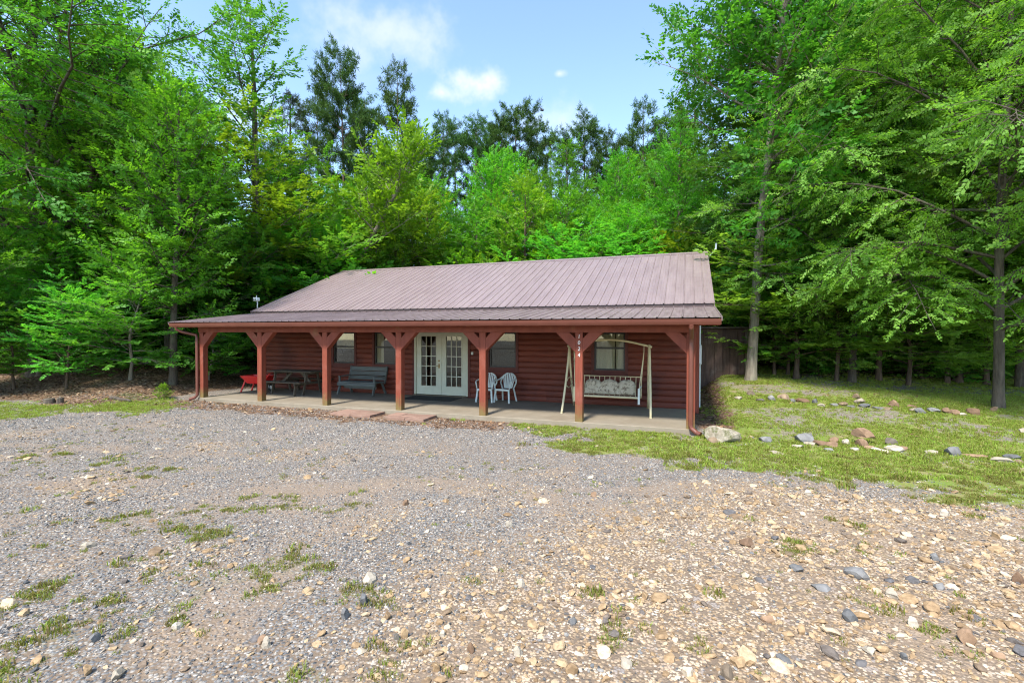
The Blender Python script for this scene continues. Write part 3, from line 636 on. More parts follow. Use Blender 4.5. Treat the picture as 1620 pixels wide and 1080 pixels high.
def bench():
    t = thing('garden_bench', 'weathered grey wooden bench under the pair of windows', 'bench', (-10.4, 2.42, 0), R(-1))
    W = mt['greywood']; w = .76
    for k in range(4): MB().box(-w, w, -.3+k*.135, -.3+k*.135+.122, .405, .44).build('seat_slat', W, t, bevel=.004)
    for k in range(3): MB().bar((-w, .27+k*.045, .54+k*.15), (w, .27+k*.045, .54+k*.15), .03, .138, (0, .28, 1)).build('back_slat', W, t, bevel=.004)
    for s in (-1, 1):
        x = s*(w-.06)
        MB().bar((x, -.2, .44), (x, -.36, 0), .09, .04, (1, 0, 0)).build('leg', W, t, bevel=.004)
        MB().bar((x, .12, .42), (x, .36, 0), .09, .04, (1, 0, 0)).build('leg', W, t, bevel=.004)
        MB().bar((x+s*.045, .24, .36), (x+s*.045, .39, .93), .04, .07).build('back_post', W, t, bevel=.004)
        MB().bar((x, -.3, .6), (x, .31, .62), .09, .03).build('armrest', W, t, bevel=.004)
        MB().bar((x, -.27, .44), (x, -.27, .6), .06, .04, (0, 1, 0)).build('arm_post', W, t, bevel=.004)
    MB().box(-w, w, -.325, -.302, .3, .4).build('apron', W, t, bevel=.004)
    MB().box(-w+.1, w-.1, -.12, -.09, .2, .29).build('stretcher', W, t, bevel=.004)
bench()
def picnic():
    t = thing('picnic_table', 'old brown picnic table with benches at the left end of the porch', 'table', (-12.72, 1.92, 0), R(1))
    W = mt['oldwood']; w = .93
    for k in range(5): MB().box(-w, w, -.36+k*.146, -.36+k*.146+.137, .74, .778).build('top_board', W, t, bevel=.004)
    for s in (-1, 1):
        for k in range(2): MB().box(-w+.05, w-.05, s*.68-.135+k*.14, s*.68-.005+k*.14, .415, .452).build('bench_board', W, t, bevel=.004)
        x = s*.66
        for q in (-1, 1):
            MB().bar((x, q*.24, .74), (x, q*.42, 0), .085, .04, (1, 0, 0)).build('leg', W, t, bevel=.004)
            MB().bar((x-s*.06, q*.68, .41), (x-s*.06, q*.74, 0), .085, .04, (1, 0, 0)).build('bench_leg', W, t, bevel=.004)
        MB().box(x-s*.022-.02, x-s*.022+.02, -.8, .8, .33, .41).build('cross_rail', W, t, bevel=.004)
        MB().box(x-s*.022-.02, x-s*.022+.02, -.34, .34, .66, .738).build('cross_rail', W, t, bevel=.004)
        MB().bar((x-s*.05, 0, .37), (x-s*.48, 0, .72), .085, .035, (0, 1, 0)).build('brace', W, t, bevel=.004)
picnic()
def cart():
    t = thing('garden_cart', 'bright red two-wheeled garden cart beside the picnic table', 'cart', (-14.22, 1.72, 0), R(6))
    rd = mt['redpaint']
    # tray: flared open box
    def ring(z, x0, x1, w): return [(x0, -w, z), (x1, -w, z), (x1, w, z), (x0, w, z)]
    V = ring(.3, -.3, .28, .2)+ring(.56, -.5, .42, .3)+ring(.56, -.48, .4, .285)+ring(.315, -.285, .265, .188)
    F = [(0, 3, 2, 1)]
    for b0, b1 in ((0, 4), (4, 8), (8, 12)):
        for i in range(4): F.append((b0+i, b0+(i+1) % 4, b1+(i+1) % 4, b1+i))
    F.append((12, 13, 14, 15))
    MB().add(V, F).build('tray', rd, t)
    MB().tube([(-.5, -.3, .565), (.42, -.3, .565), (.42, .3, .565), (-.5, .3, .565), (-.5, -.3, .565)], .014, 6).build('tray_rim', rd, t)
    for s in (-1, 1):
        wh = MB().tube([(.3, s*.27-.03, .14), (.3, s*.27+.03, .14)], .14, 16).build('wheel', mt['rubber'], t, bevel=.01)
        MB().tube([(.3, s*.27-.034, .14), (.3, s*.27+.034, .14)], .055, 12).build('hub', mt['steel'], wh)
        MB().bar((-.36, s*.22, .4), (-.52, s*.25, 0), .05, .03, (0, 1, 0)).build('leg', rd, t)
        MB().tube([(.3, s*.18, .3), (.55, s*.2, .58), (.62, s*.2, .66)], .016, 8).build('handle', rd, t)
    MB().tube([(.3, -.3, .14), (.3, .3, .14)], .012, 8).bar((.3, -.15, .14), (.25, -.15, .3), .03, .02).bar((.3, .15, .14), (.25, .15, .3), .03, .02).build('axle', mt['steel'], t)
    MB().tube([(.62, -.2, .66), (.62, .2, .66)], .016, 8).build('handle', rd, t)
cart()
def swing():
    t = thing('porch_swing', 'cream metal porch swing with arched top bar and hanging slatted seat', 'swing', (0, 0, 0))
    Cm = mt['cream_metal']
    xl_, xr, ym, zt = -3.1, -1.0, 1.77, 1.73
    top = [(xl_-.06, ym, zt-.02)]+[(xl_+(xr-xl_)*u, ym, zt+.165*math.sin(u*math.pi)) for u in np.linspace(0, 1, 11)]+[(xr+.07, ym, zt-.02)]
    MB().tube(top, .027, 8).build('top_bar', Cm, t, smooth=True)
    for x, fx, bx in ((xl_, -3.12, -3.15), (xr, -.9, -1.08)):
        for yf, xf, nm in ((1.0, fx, 'front'), (2.58, bx, 'rear')):
            pts = [(x+(xf-x)*u, ym+(yf-ym)*(u**1.35), (zt+.03)*(1-u)+.012) for u in np.linspace(0, 1, 9)]
            MB().tube(pts, .029, 8).tube([pts[-1], (pts[-1][0], pts[-1][1], 0)], .034, 8).build('leg', Cm, t, smooth=True)
        MB().tube([(x, ym-.3, .78), (x, ym-.12, .86), (x, ym+.12, .86), (x, ym+.3, .78)], .013, 6).tube([(x, ym-.36, .68), (x, ym-.1, .6), (x, ym+.1, .6), (x, ym+.36, .68)], .013, 6).build('side_brace', Cm, t, smooth=True)
    sx0, sx1 = -2.88, -1.22; yf, yb = 1.45, 1.97
    MB().tube([(sx0, yf, .42), (sx1, yf, .42)], .024, 8).tube([(sx0, yb, .37), (sx1, yb, .37)], .02, 8).tube([(sx0, yf, .42), (sx0, yb, .37)], .02, 8).tube([(sx1, yf, .42), (sx1, yb, .37)], .02, 8).build('seat_frame', Cm, t)
    for k in range(5):
        y = yf+.07+k*.095; z = .435-.05*(k+.5)/5
        MB().box(sx0+.02, sx1-.02, y-.03, y+.03, z-.012, z+.004).build('seat_slat', Cm, t)
    MB().tube([(sx0, yb, .37), (sx0, yb+.13, .9), (sx1, yb+.13, .9), (sx1, yb, .37)], .017, 8).build('back_frame', Cm, t)
    for k in range(1, 12):
        x = sx0+(sx1-sx0)*k/12; MB().tube([(x, yb, .38), (x, yb+.13, .9)], .009, 6).build('back_bar', Cm, t)
    for x in (sx0, sx1):
        MB().bar((x, yf-.03, .26), (x, yf-.03, .66), .05, .03, (0, 1, 0)).tube([(x, yf-.03, .65), (x, yb+.06, .66)], .018, 8).build('armrest', mt['white'] if x == sx1 else Cm, t)
        xt = xr-.13 if x == sx1 else xl_+.13; zz = zt+.165*math.sin(.06*math.pi)
        MB().tube([(x, yf+.02, .64), (xt, ym, zz-.18)], .011, 6).tube([(x, yb+.02, .64), (xt, ym, zz-.18)], .011, 6).tube([(xt, ym, zz-.2), (xt, ym, zz)], .008, 6).build('hanger', Cm, t)
    # cushion: three rounded lobes in one cover, leaning on the back bars
    V = []; F = []; nu, nv = 40, 9; cx0, cx1 = -2.72, -1.36
    for side in (0, 1):
        for i in range(nu+1):
            u = i/nu; x = cx0+(cx1-cx0)*u; lobe = abs(math.sin(u*3*math.pi))**.45; h = .27+.13*lobe
            if u < .02 or u > .98: h *= .86
            for j in range(nv+1):
                v = j/nv; edge = max(0., 1-abs(2*v-1)**3)*(.35+.65*lobe)
                th = (.075*edge+.012)*(-1 if side == 0 else .6)
                V.append((x, yb-.05+.11*v+th, .425+h*v))
    m_ = (nu+1)*(nv+1)
    for i in range(nu):
        for j in range(nv):
            q = i*(nv+1)+j; F += [(q, q+nv+1, q+nv+2, q+1), (m_+q, m_+q+1, m_+q+nv+2, m_+q+nv+1)]
    for i in range(nu):
        for j in (0, nv): q = i*(nv+1)+j; F.append((q, m_+q, m_+q+nv+1, q+nv+1))
    for j in range(nv):
        for i in (0, nu): q = i*(nv+1)+j; F.append((q, q+1, m_+q+1, m_+q))
    tag(MB().add(V, F).build('seat_cushion', mt['cushion'], smooth=True), 'beige floral cushion with three rounded lobes on the porch swing', 'cushion')
swing()

# security camera on its pole, antenna
t = thing('security_camera', 'white security camera on a pole above the left roof edge', 'camera', (-15.56, 2.9, 0))
MB().tube([(0, 0, 2.3), (0, 0, 3.3)], .022, 8).build('pole', mt['steel'], t)
MB().box(-.13, .05, -.1, .08, 3.28, 3.42).build('housing', mt['white'], t, bevel=.02)
for x in (-.09, .01): MB().tube([(x, -.1, 3.34), (x, -.125, 3.34)], .025, 10).build('lens', mt['rubber'], t)
MB().tube([(-.04, 0, 3.42), (-.04, 0, 3.5)], .012, 6).build('aerial', mt['white'], t)
t = thing('roof_antenna', 'small white antenna on a curved arm at the roof gable end', 'antenna', (.6, 7.9, 0))
MB().tube([(0, 0, 4.75), (.1, 0, 4.95), (.22, 0, 5.05), (.27, 0, 5.2)], .022, 8).build('arm', mt['steel'], t, smooth=True)
MB().bar((.27, 0, 5.12), (.285, 0, 5.36), .065, .04, (0, 1, 0)).build('panel', mt['steel'], t, bevel=.01)

# ------------------------------------------------------------------ shed
def shed():
    x0, x1, y0, y1 = .2, 2.05, 9.9, 12.0; zb = float(terr(1.2, 9.9))-.03
    ang = R(14)
    t = thing('board_shed', 'low brown board shed beside the pale tree trunk behind the cabin', 'shed', (.1, 9.0, zb), ang)
    w, d, hF, hB = 1.98, 2.0, 1.86, 1.62
    n = 7
    fw_ = MB().box(.01, w-.01, .03, .05, -.6, hF-.05).build('front_wall', mt['shed'], t)
    for i in range(n):
        MB().box(w*i/n+.006, w*(i+1)/n-.006, pr_.uniform(-.004, .004), .028, -.5+pr_.uniform(-.01, .02), hF-.04).build('plank', mt['shed'], fw_)
    sd = MB().box(w-.05, w-.03, .03, d, 0, hB-.02).build('side_wall', mt['shed'], t)
    for i in range(8):
        MB().box(w-.028, w+pr_.uniform(-.004, .006), d*i/8+.006, d*(i+1)/8-.006, pr_.uniform(-.01, .02), hF-.07-(hF-hB)*(i+1)/8).build('plank', mt['shed'], sd)
    MB().box(.0, .02, .05, d, -.6, hB-.02).build('side_wall', mt['shed'], t)
    MB().box(.02, w-.06, d-.03, d, 0, hB-.05).build('rear_wall', mt['shed'], t)
    MB().box(w-.02, w+.07, -.07, .0, -.02, hF).build('corner_post', mt['shedpost'], t, bevel=.006)
    V = [(-.2, -.25, hF-.02), (w+.3, -.25, hF-.02), (w+.3, d+.25, hB-.05), (-.2, d+.25, hB-.05)]
    V += [(x, y, z+.05) for x, y, z in V]
    rf = MB().add(V, [(0, 3, 2, 1), (4, 5, 6, 7), (0, 1, 5, 4), (1, 2, 6, 5), (2, 3, 7, 6), (3, 0, 4, 7)]).build('roof', mt['shedroof'], t)
    for k in range(6):
        x = -.15+k*(w+.4)/5; MB().bar((x, -.27, hF+.045), (x, d+.27, hB+.015), .03, .03).build('roof_batten', mt['shedroof'], rf)
shed()
# ------------------------------------------------------------------ trees
def spray_tpl(g, n, ll, lw, droop=.15, zj=.06, spread=(32, 72), terminal=True):
    out = []
    for i in range(n):
        last = terminal and i == n-1
        x = .08+.92*i/(n-1); side = 1 if i % 2 else -1
        a = 0 if last else side*R(g.uniform(*spread)); l = ll*g.uniform(.7, 1.15)
        base = np.array([x, 0, g.uniform(-zj, zj)]); d = np.array([math.cos(a), math.sin(a), -droop*g.uniform(.2, 1.6)])
        d /= np.linalg.norm(d); pr = np.cross([0, 0, 1], d); pr = pr+np.array([0, 0, g.uniform(-.5, .5)]); w = lw*l*g.uniform(.85, 1.15)
        mid = base+d*l*.46
        out.append([base, mid-pr*w, base+d*l, mid+pr*w])
    return np.array(out)
def tuft_tpl(g, n, ll, lw):
    out = []
    for i in range(n):
        d = np.array([g.uniform(-.25, 1), g.uniform(-.8, .8), g.uniform(-.5, .9)]); d /= np.linalg.norm(d)
        q = np.cross(d, g.normal(size=3)); q /= np.linalg.norm(q); l = ll*g.uniform(.75, 1.2); b = np.array([g.uniform(-.1, .35), 0, 0])
        out.append([b, b+d*l*.5-q*lw*l, b+d*l, b+d*l*.5+q*lw*l])
    return np.array(out)
def place_sprays(O, D, Nn, S, tpls, pick):
    D = D/(np.linalg.norm(D, axis=1, keepdims=True)+1e-9)
    Z = Nn-(Nn*D).sum(1, keepdims=True)*D; Z /= np.linalg.norm(Z, axis=1, keepdims=True)+1e-9; Y = np.cross(Z, D)
    vs_, own = [], []
    for k, tp in enumerate(tpls):
        m = np.where(pick == k)[0]
        if not len(m): continue
        T_ = tp.reshape(1, -1, 3)
        V = O[m][:, None]+S[m][:, None, None]*(T_[..., 0:1]*D[m][:, None]+T_[..., 1:2]*Y[m][:, None]+T_[..., 2:3]*Z[m][:, None])
        vs_.append(V.reshape(-1, 3)); own.append(np.repeat(m, len(tp)))
    return np.concatenate(vs_), np.concatenate(own)
def prof_round(t): return (math.sin(math.pi*min(1, (t*.86+.14)))**.6)
def prof_oval(t): return max(.12, (math.sin(math.pi*(t*.8+.2)))**.8)
def prof_top(t): return .35+.65*math.sin(math.pi*min(1, t*.75+.22)) if t < .95 else .35
def prof_flat(t): return 1-.45*t
def prof_dog(t): return .8+.2*min(1, t/.2) if t < .6 else 1-.5*((t-.6)/.4)
def prof_elm(t): return .62+.38*min(1, t/.28) if t < .4 else 1-.75*((t-.4)/.6)**1.3
def prof_pine(t): return (.55+.45*math.sin(math.pi*min(1, t*.8+.1)))*(1 if t < .85 else .75)
def prof_low(t): return max(.1, (1-t)**.55*(.75+.25*min(1, t*6)))
def grow(seed, H, r0, cb, Rm, prof, n1, e0, e1, bend, l2f=.42, n2=3., tws=.19, ss=(.4, .62), tpls=None, lean=(0, 0), wob=.12, flat=.18, sides=7, jit=.14, gap=.12, tp=1., a2=(38, 66), droop=0., twist=0, fork=None, bare=0., clear=None):
    g = np.random.default_rng(seed)
    bv, bf, nb = [], [], 0
    def addt(P, r, n):
        nonlocal nb
        V, F = tube_np(P, r, n); bv.append(V); bf.append(F+nb); nb += len(V)
    nz = 13; z = np.linspace(0, 1, nz); ph = g.uniform(0, 6, 4)
    P = np.stack([lean[0]*z**1.3*H+wob*H*.05*(np.sin(z*5+ph[0])-math.sin(ph[0]))+wob*H*.03*np.sin(z*11+ph[1]), lean[1]*z**1.3*H+wob*H*.05*(np.sin(z*4.3+ph[2])-math.sin(ph[2])), z*H], 1)
    P[0, 2] = -.25
    rad = r0*(1-z)**.75+.012; rad = rad*(1+.55*np.exp(-np.maximum(0, z*H)/(.9*r0+.18)))
    zz = np.unique(np.concatenate([[-.25, .05, .15, .35, .7], z[1:]*H])); Pq = np.stack([np.interp(zz, P[:, 2], P[:, 0]), np.interp(zz, P[:, 2], P[:, 1]), zz], 1)
    rq = (r0*(1-np.clip(zz/H, 0, 1))**.75+.012)*(1+.38*np.exp(-np.maximum(0, zz)/(.9*r0+.18)))
    addt(Pq, rq, max(sides, 8))
    def trunk(h): return np.array([np.interp(h, P[:, 2], P[:, 0]), np.interp(h, P[:, 2], P[:, 1]), h])
    O, D, Nn, S, TT = [], [], [], [], []
    for i in range(n1):
        t = ((i+g.uniform(0, 1))/n1)**tp
        if g.random() < gap*(.5+.5*t): continue
        h = cb+(H*.985-cb)*t; p = trunk(h); az = i*2.39996+g.uniform(-.5, .5)
        if clear and h < clear[2] and math.cos(az-clear[0]) > math.cos(clear[1]): continue
        el = R(e0+(e1-e0)*t+g.uniform(-9, 9)); L = Rm*prof(t)*g.uniform(.68, 1.15)
        if L < .15: continue
        d = np.array([math.cos(el)*math.cos(az), math.cos(el)*math.sin(az), math.sin(el)])
        ns = 7; pts = [p]; st = L/(ns-1)
        for k in range(ns-1):
            d = d+np.array([0, 0, bend*(k+1)/ns])*.5+g.normal(size=3)*jit*.5; d /= np.linalg.norm(d); pts.append(pts[-1]+d*st)
        pts = np.array(pts); rb = min(.45*np.interp(h, zz, rq), .008*L+.014); rr = rb*np.linspace(1, .16, ns)
        addt(pts, rr, 5)
        bt = g.uniform(0, 1); k2 = max(3, int(L*n2))
        for k in range(k2+1):
            u = .16+.84*(k+g.uniform(0, .6))/k2 if k < k2 else .999
            if u < bare: continue
            u = min(u, .999); f = u*(ns-1); j = int(f); q = pts[j]+(pts[min(j+1, ns-1)]-pts[j])*(f-j); bd = pts[min(j+1, ns-1)]-pts[j]; bd = bd/np.linalg.norm(bd)
            sd = np.cross([0, 0, 1.], bd); sn = np.linalg.norm(sd); sd = sd/sn if sn > .1 else np.array([math.cos(az+1.5), math.sin(az+1.5), 0])
            sg = 1 if k % 2 else -1; a = R(g.uniform(*a2)) if k < k2 else R(g.uniform(-8, 8))
            upv = np.cross(bd, sd)
            dd = bd*math.cos(a)+(sd*sg*math.cos(twist*g.uniform(-1, 1))+upv*g.uniform(-.6, .6)*(1-flat)*1.6)*math.sin(a); dd[2] -= droop*.35; dd /= np.linalg.norm(dd)
            L2 = (l2f*L*(1-.6*u)+.22)*g.uniform(.7, 1.2)
            e = q+dd*L2+np.array([0, 0, (-droop*.35+bend*.12)*L2]); mid = q+dd*L2*.5+g.normal(size=3)*.03
            addt(np.array([q, mid, e]), np.array([.3*rb*(1-.6*u)+.006, .006+.12*rb, .004]), 3)
            nt_ = max(2, int(L2/tws)); us = (np.arange(nt_)+g.uniform(0, .8, nt_))/nt_*.86+.14; us[-1] = 1
            pos = np.where(us[:, None] < .5, q+(mid-q)*us[:, None]*2, mid+(e-mid)*(us[:, None]*2-1))
            s2 = np.where(np.arange(nt_) % 2 == 0, 1., -1.); s2[-1] = 0
            sd2 = np.cross([0, 0, 1.], dd); sd2 /= np.linalg.norm(sd2)+1e-6
            td = dd[None]+sd2[None]*s2[:, None]*g.uniform(.5, 1.3, (nt_, 1))+g.normal(size=(nt_, 3))*.22*(1.35-flat); td[:, 2] -= droop*.5
            nn = np.array([0, 0, 1.])[None]+g.normal(size=(nt_, 3))*(.62*(1-flat)+.1)
            O.append(pos); D.append(td); Nn.append(nn); S.append(g.uniform(*ss, nt_)); TT.append(np.clip(.5+.3*(bt-.5)*2*.6+g.normal(0, .14, nt_)+.1*(t-.5), 0, 1))
    # leader
    pos = np.array([trunk(H*q) for q in np.linspace(.9, 1, 6)]); az = g.uniform(0, 6.3, 6)
    O.append(pos); D.append(np.stack([np.cos(az)*.6, np.sin(az)*.6, np.full(6, .8)], 1)); Nn.append(g.normal(size=(6, 3))); S.append(np.full(6, ss[0])); TT.append(np.full(6, .5))
    O, D, Nn, S, TT = map(np.concatenate, (O, D, Nn, S, TT))
    pick = g.integers(0, len(tpls), len(O)); LV, own = place_sprays(O, D, Nn, S, tpls, pick)
    nl = len(LV)//4; LF = np.arange(nl*4).reshape(nl, 4); tint = np.clip(TT[own]+g.normal(0, .1, nl), 0, 1)
    return np.concatenate(bv), np.concatenate(bf), LV, LF, tint
tg = np.random.default_rng(77)
TP = dict(
    mid=[spray_tpl(tg, 15, .28, .3, .25, .13) for _ in range(4)],
    big=[spray_tpl(tg, 15, .29, .33, .35, .17) for _ in range(4)],
    fine=[spray_tpl(tg, 17, .21, .28, .25, .09) for _ in range(4)],
    flat=[spray_tpl(tg, 13, .3, .3, .12, .05) for _ in range(4)],
    needle=[tuft_tpl(tg, 22, .6, .06) for _ in range(4)])
PROTO = {}
NLEAF = 0
def proto(key, bark, leaf, **kw):
    global NLEAF
    tp = TP[kw.pop('tpl')]
    bv, bf, lv, lf, ti = grow(tpls=tp, **kw); NLEAF += len(lf)
    PROTO[key] = (kw['H'], mesh_np('trunk', bv, bf, mt[bark], True), mesh_np('crown', lv, lf, mt[leaf], False, ti))
def setleaf(key, src, leaf, bark=None):
    H, a, b = PROTO[src]; b2 = b.copy(); b2.materials.clear(); b2.materials.append(mt[leaf])
    if bark: a = a.copy(); a.materials.clear(); a.materials.append(mt[bark])
    PROTO[key] = (H, a, b2)
proto('maple_a', 'bark_brown', 'l_maple', seed=1, H=12, r0=.15, cb=1.8, Rm=3.3, prof=prof_oval, n1=56, e0=12, e1=62, bend=.25, tpl='mid', n2=3.1, tws=.17)
proto('maple_b', 'bark_brown', 'l_maple', seed=2, H=11, r0=.14, cb=1.3, Rm=3.0, prof=prof_oval, n1=56, e0=5, e1=58, bend=.2, tpl='mid', n2=3.2, tws=.17, gap=.18)
proto('maple_c', 'bark_dark', 'l_maple', seed=3, H=14, r0=.15, cb=3.0, Rm=3.2, prof=prof_oval, n1=60, e0=15, e1=64, bend=.28, tpl='mid', n2=3.0, tws=.18, ss=(.42, .66), gap=.18, lean=(.03, .02))
proto('oak_a', 'bark_dark', 'l_oak', seed=4, H=19, r0=.28, cb=3.6, Rm=5.4, prof=prof_oval, n1=78, e0=-2, e1=58, bend=.16, tpl='big', n2=2.6, tws=.21, ss=(.45, .72), gap=.1, jit=.2, flat=.2)
proto('oak_b', 'bark_dark', 'l_oak', seed=5, H=17, r0=.23, cb=3.4, Rm=4.5, prof=prof_oval, n1=70, e0=4, e1=62, bend=.18, tpl='big', n2=2.7, tws=.21, ss=(.42, .68), gap=.14, jit=.2, flat=.25)
proto('poplar', 'bark_dark', 'l_mid', seed=6, H=20, r0=.2, cb=4, Rm=4.2, prof=prof_round, n1=48, e0=38, e1=66, bend=.28, tpl='mid', n2=4.2, tws=.15, ss=(.38, .6), gap=.34, l2f=.18, flat=.1)
proto('dogwood_a', 'bark_brown', 'l_dog', seed=7, H=5.2, r0=.06, cb=.9, Rm=2.5, prof=prof_dog, n1=34, e0=12, e1=48, bend=-.06, tpl='flat', n2=4, flat=.6, tws=.15, ss=(.34, .52), jit=.22, wob=.35)
proto('dogwood_b', 'bark_grey', 'l_dog', seed=8, H=4.2, r0=.05, cb=.6, Rm=2.1, prof=prof_dog, n1=32, e0=8, e1=50, bend=-.06, tpl='flat', n2=4.2, flat=.6, tws=.15, ss=(.34, .52), lean=(.1, -.06), gap=.2, jit=.24, wob=.4)
proto('shrub', 'bark_brown', 'l_maple', seed=9, H=3., r0=.04, cb=.12, Rm=1.6, prof=prof_low, n1=44, e0=15, e1=65, bend=.15, tpl='mid', n2=4.4, tws=.16, ss=(.32, .5), flat=.3)
proto('pine_a', 'bark_pine', 'l_pine', seed=10, H=21, r0=.2, cb=10.5, Rm=3.4, prof=prof_pine, n1=52, e0=-5, e1=36, bend=.25, tpl='needle', n2=3.2, tws=.15, ss=(.5, .85), gap=.1, flat=.1, bare=.42, l2f=.34)
proto('pine_b', 'bark_pine', 'l_pine', seed=12, H=20, r0=.19, cb=9, Rm=2.7, prof=prof_pine, n1=46, e0=-8, e1=40, bend=.25, tpl='needle', n2=3.2, tws=.15, ss=(.5, .85), gap=.22, flat=.1, bare=.42, l2f=.34)
proto('pine_c', 'bark_pine', 'l_pine', seed=13, H=22, r0=.2, cb=11, Rm=4.4, prof=prof_pine, n1=52, e0=0, e1=36, bend=.22, tpl='needle', n2=3., tws=.15, ss=(.5, .9), gap=.18, flat=.1, bare=.48, l2f=.32)
proto('snag', 'bark_brown', 'l_brown', seed=14, H=16, r0=.2, cb=6, Rm=2.3, prof=prof_oval, n1=44, e0=22, e1=66, bend=.25, tpl='needle', n2=1.3, tws=.5, ss=(.34, .5), gap=.2, flat=.1, bare=.5)
proto('layered', 'bark_dark', 'l_yellow', seed=15, H=9, r0=.13, cb=2.6, Rm=3.7, prof=prof_flat, n1=34, e0=4, e1=22, bend=.12, tpl='flat', n2=3.3, flat=.9, tws=.17, ss=(.38, .56), gap=.1)
proto('leaner', 'bark_grey', 'l_yellow', seed=16, H=7, r0=.1, cb=2.8, Rm=1.9, prof=prof_oval, n1=34, e0=15, e1=70, bend=.3, tpl='mid', n2=3.4, tws=.16, lean=(.5, 0), gap=.1, flat=.2)
proto('elm', 'bark_dark', 'l_elm', seed=17, H=15, r0=.125, cb=2.0, Rm=6.8, prof=prof_elm, n1=84, e0=30, e1=62, bend=-.55, tpl='fine', n2=3.6, tws=.15, ss=(.36, .58), l2f=.36, flat=.0, droop=.42, gap=.08, jit=.24, sides=10)
proto('edge_oak', 'bark_dark', 'l_mid', seed=18, H=16, r0=.26, cb=3.4, Rm=7.0, prof=prof_elm, n1=72, e0=14, e1=58, bend=.0, tpl='mid', n2=2.9, tws=.2, ss=(.34, .54), l2f=.34, flat=.15, droop=.1, gap=.06, jit=.26, sides=10)
setleaf('maple_y', 'maple_b', 'l_yellow'); setleaf('maple_o', 'maple_a', 'l_oak', 'bark_dark'); setleaf('maple_d', 'maple_c', 'l_dog', 'bark_grey'); setleaf('oak_m', 'oak_b', 'l_maple'); proto('oak_p', 'bark_grey', 'l_oak', seed=44, H=19, r0=.17, cb=4.0, clear=(math.pi-.3, 1.35, 8.5), Rm=4.2, prof=prof_oval, n1=74, e0=4, e1=60, bend=.16, tpl='big', n2=2.8, tws=.2, ss=(.42, .7), gap=.1, jit=.2, flat=.2, lean=(.1, 0))
setleaf('shrub_e', 'shrub', 'l_elm'); setleaf('maple_e', 'maple_b', 'l_elm'); setleaf('dogwood_e', 'dogwood_a', 'l_elm'); setleaf('shrub_d', 'shrub', 'l_dog'); setleaf('shrub_o', 'shrub', 'l_oak'); setleaf('shrub_y', 'shrub', 'l_yellow')
TREES = []
def tree(key, x, y, H, rz, name, label, group=None, cat='tree', sxy=None, sink=.05):
    h0, tm, cm = PROTO[key]; s = H/h0; sx = sxy or s
    t = thing(name, label, cat, (x, y, float(terr(x, y))-sink), rz, group); t.scale = (sx, sx, s)
    link(bpy.data.objects.new('trunk', tm), t); link(bpy.data.objects.new('crown', cm), t); TREES.append((x, y)); return t
def htop(u, v, dep, x, y):
    return CAM[2]+(528-v)/FPX*dep-float(terr(x, y))
def tpx(key, u, dep, v, rz, name, label, group=None, w=1., **k):
    x, y = at(u, dep); H = htop(u, v, dep, x, y); s = H/PROTO[key][0]
    return tree(key, x, y, H, rz, name, label, group, sxy=s*w, **k)
# -- singled-out trees, left to right
tree('edge_oak', -24.5, .6, 18.5, 1.2, 'oak_tree', 'near dark oak overhanging the left edge of the picture', sxy=1.15)
tpx('maple_d', -70, 15.5, 290, 2.2, 'maple_tree', 'low maple with big drooping leaves at the left edge', w=1.25)
tpx('maple_c', 271, 17.4, 118, .4, 'grey_trunk_tree', 'slim tree with bare grey curving trunk just left of the porch', w=1.0)
tpx('maple_a', 150, 20, 60, 1.1, 'maple_tree', 'tall bright maple standing on the bank left of the grey trunk')
tpx('poplar', 398, 27, 14, 2.9, 'poplar_tree', 'tallest narrow upright tree rising alone into the sky left of the pines', w=1.5)
tpx('layered', 402, 23, 232, 1.9, 'layered_tree', 'yellow-green tree with flat layered boughs and dark crooked trunk left of the roof', w=1.0)
tpx('snag', 458, 30, 150, .5, 'dying_pine', 'half-bare brownish pine between poplar and dark pines')
tpx('leaner', 505, 26, 240, .3, 'leaning_tree', 'leaning tree with pale slanting trunk and yellow-green top')
PINES = [('pine_a', 540, 38, 90, .8), ('pine_b', 628, 37, 113, .75), ('pine_b', 500, 41, 150, .95), ('pine_b', 580, 43, 160, 1.), ('pine_b', 703, 42, 190, .9), ('pine_b', 750, 45, 192, 1.), ('pine_c', 816, 43, 178, 1.), ('pine_a', 772, 50, 205, .9), ('pine_a', 925, 44, 193, 1.05), ('pine_b', 868, 50, 212, 1.), ('pine_a', 985, 48, 225, 1.), ('pine_b', 1018, 41, 168, .95), ('pine_c', 660, 52, 215, .8), ('pine_a', 1060, 46, 190, 1.), ('pine_b', 722, 47, 200, 1.), ('pine_b', 850, 46, 196, .9), ('pine_b', 955, 47, 212, 1.), ('pine_b', 790, 48, 196, .8)]
PL = {0: 'tall dark pine with full round top, leftmost on the skyline', 1: 'thin-topped pine with open boughs on the skyline right of the full round pine', 6: 'broad-crowned pine at the middle of the skyline', 8: 'round-topped pine on the skyline right of the broad-crowned pine', 11: 'slim pine standing clear of the wood right of the skyline dip'}
for i, (k, u, d, v, w) in enumerate(PINES):
    w *= .78
    tpx(k, u, d, v, i*1.7, 'pine_tree', PL.get(i, 'slender dark pine in the skyline row behind the cabin'), 'skyline pines behind the cabin', w=w)
tpx('maple_b', 780, 31, 250, .3, 'maple_tree', 'bright green round maple above the middle of the roof')
tpx('maple_y', 832, 28, 290, 2.3, 'maple_tree', 'smaller yellow-green maple in front of the round maple above the roof')
tpx('poplar', 893, 32, 228, 1.3, 'poplar_tree', 'bright upright tree with pointed shoots right of the yellow-green maple', w=1.2)
tpx('oak_b', 1098, 33, 92, 2., 'oak_tree', 'thin-topped oak showing against the sky left of the great oak', w=.5)
tpx('oak_m', 1075, 26, 195, 4., 'oak_tree', 'bright leafy oak above the right end of the roof', w=.75)
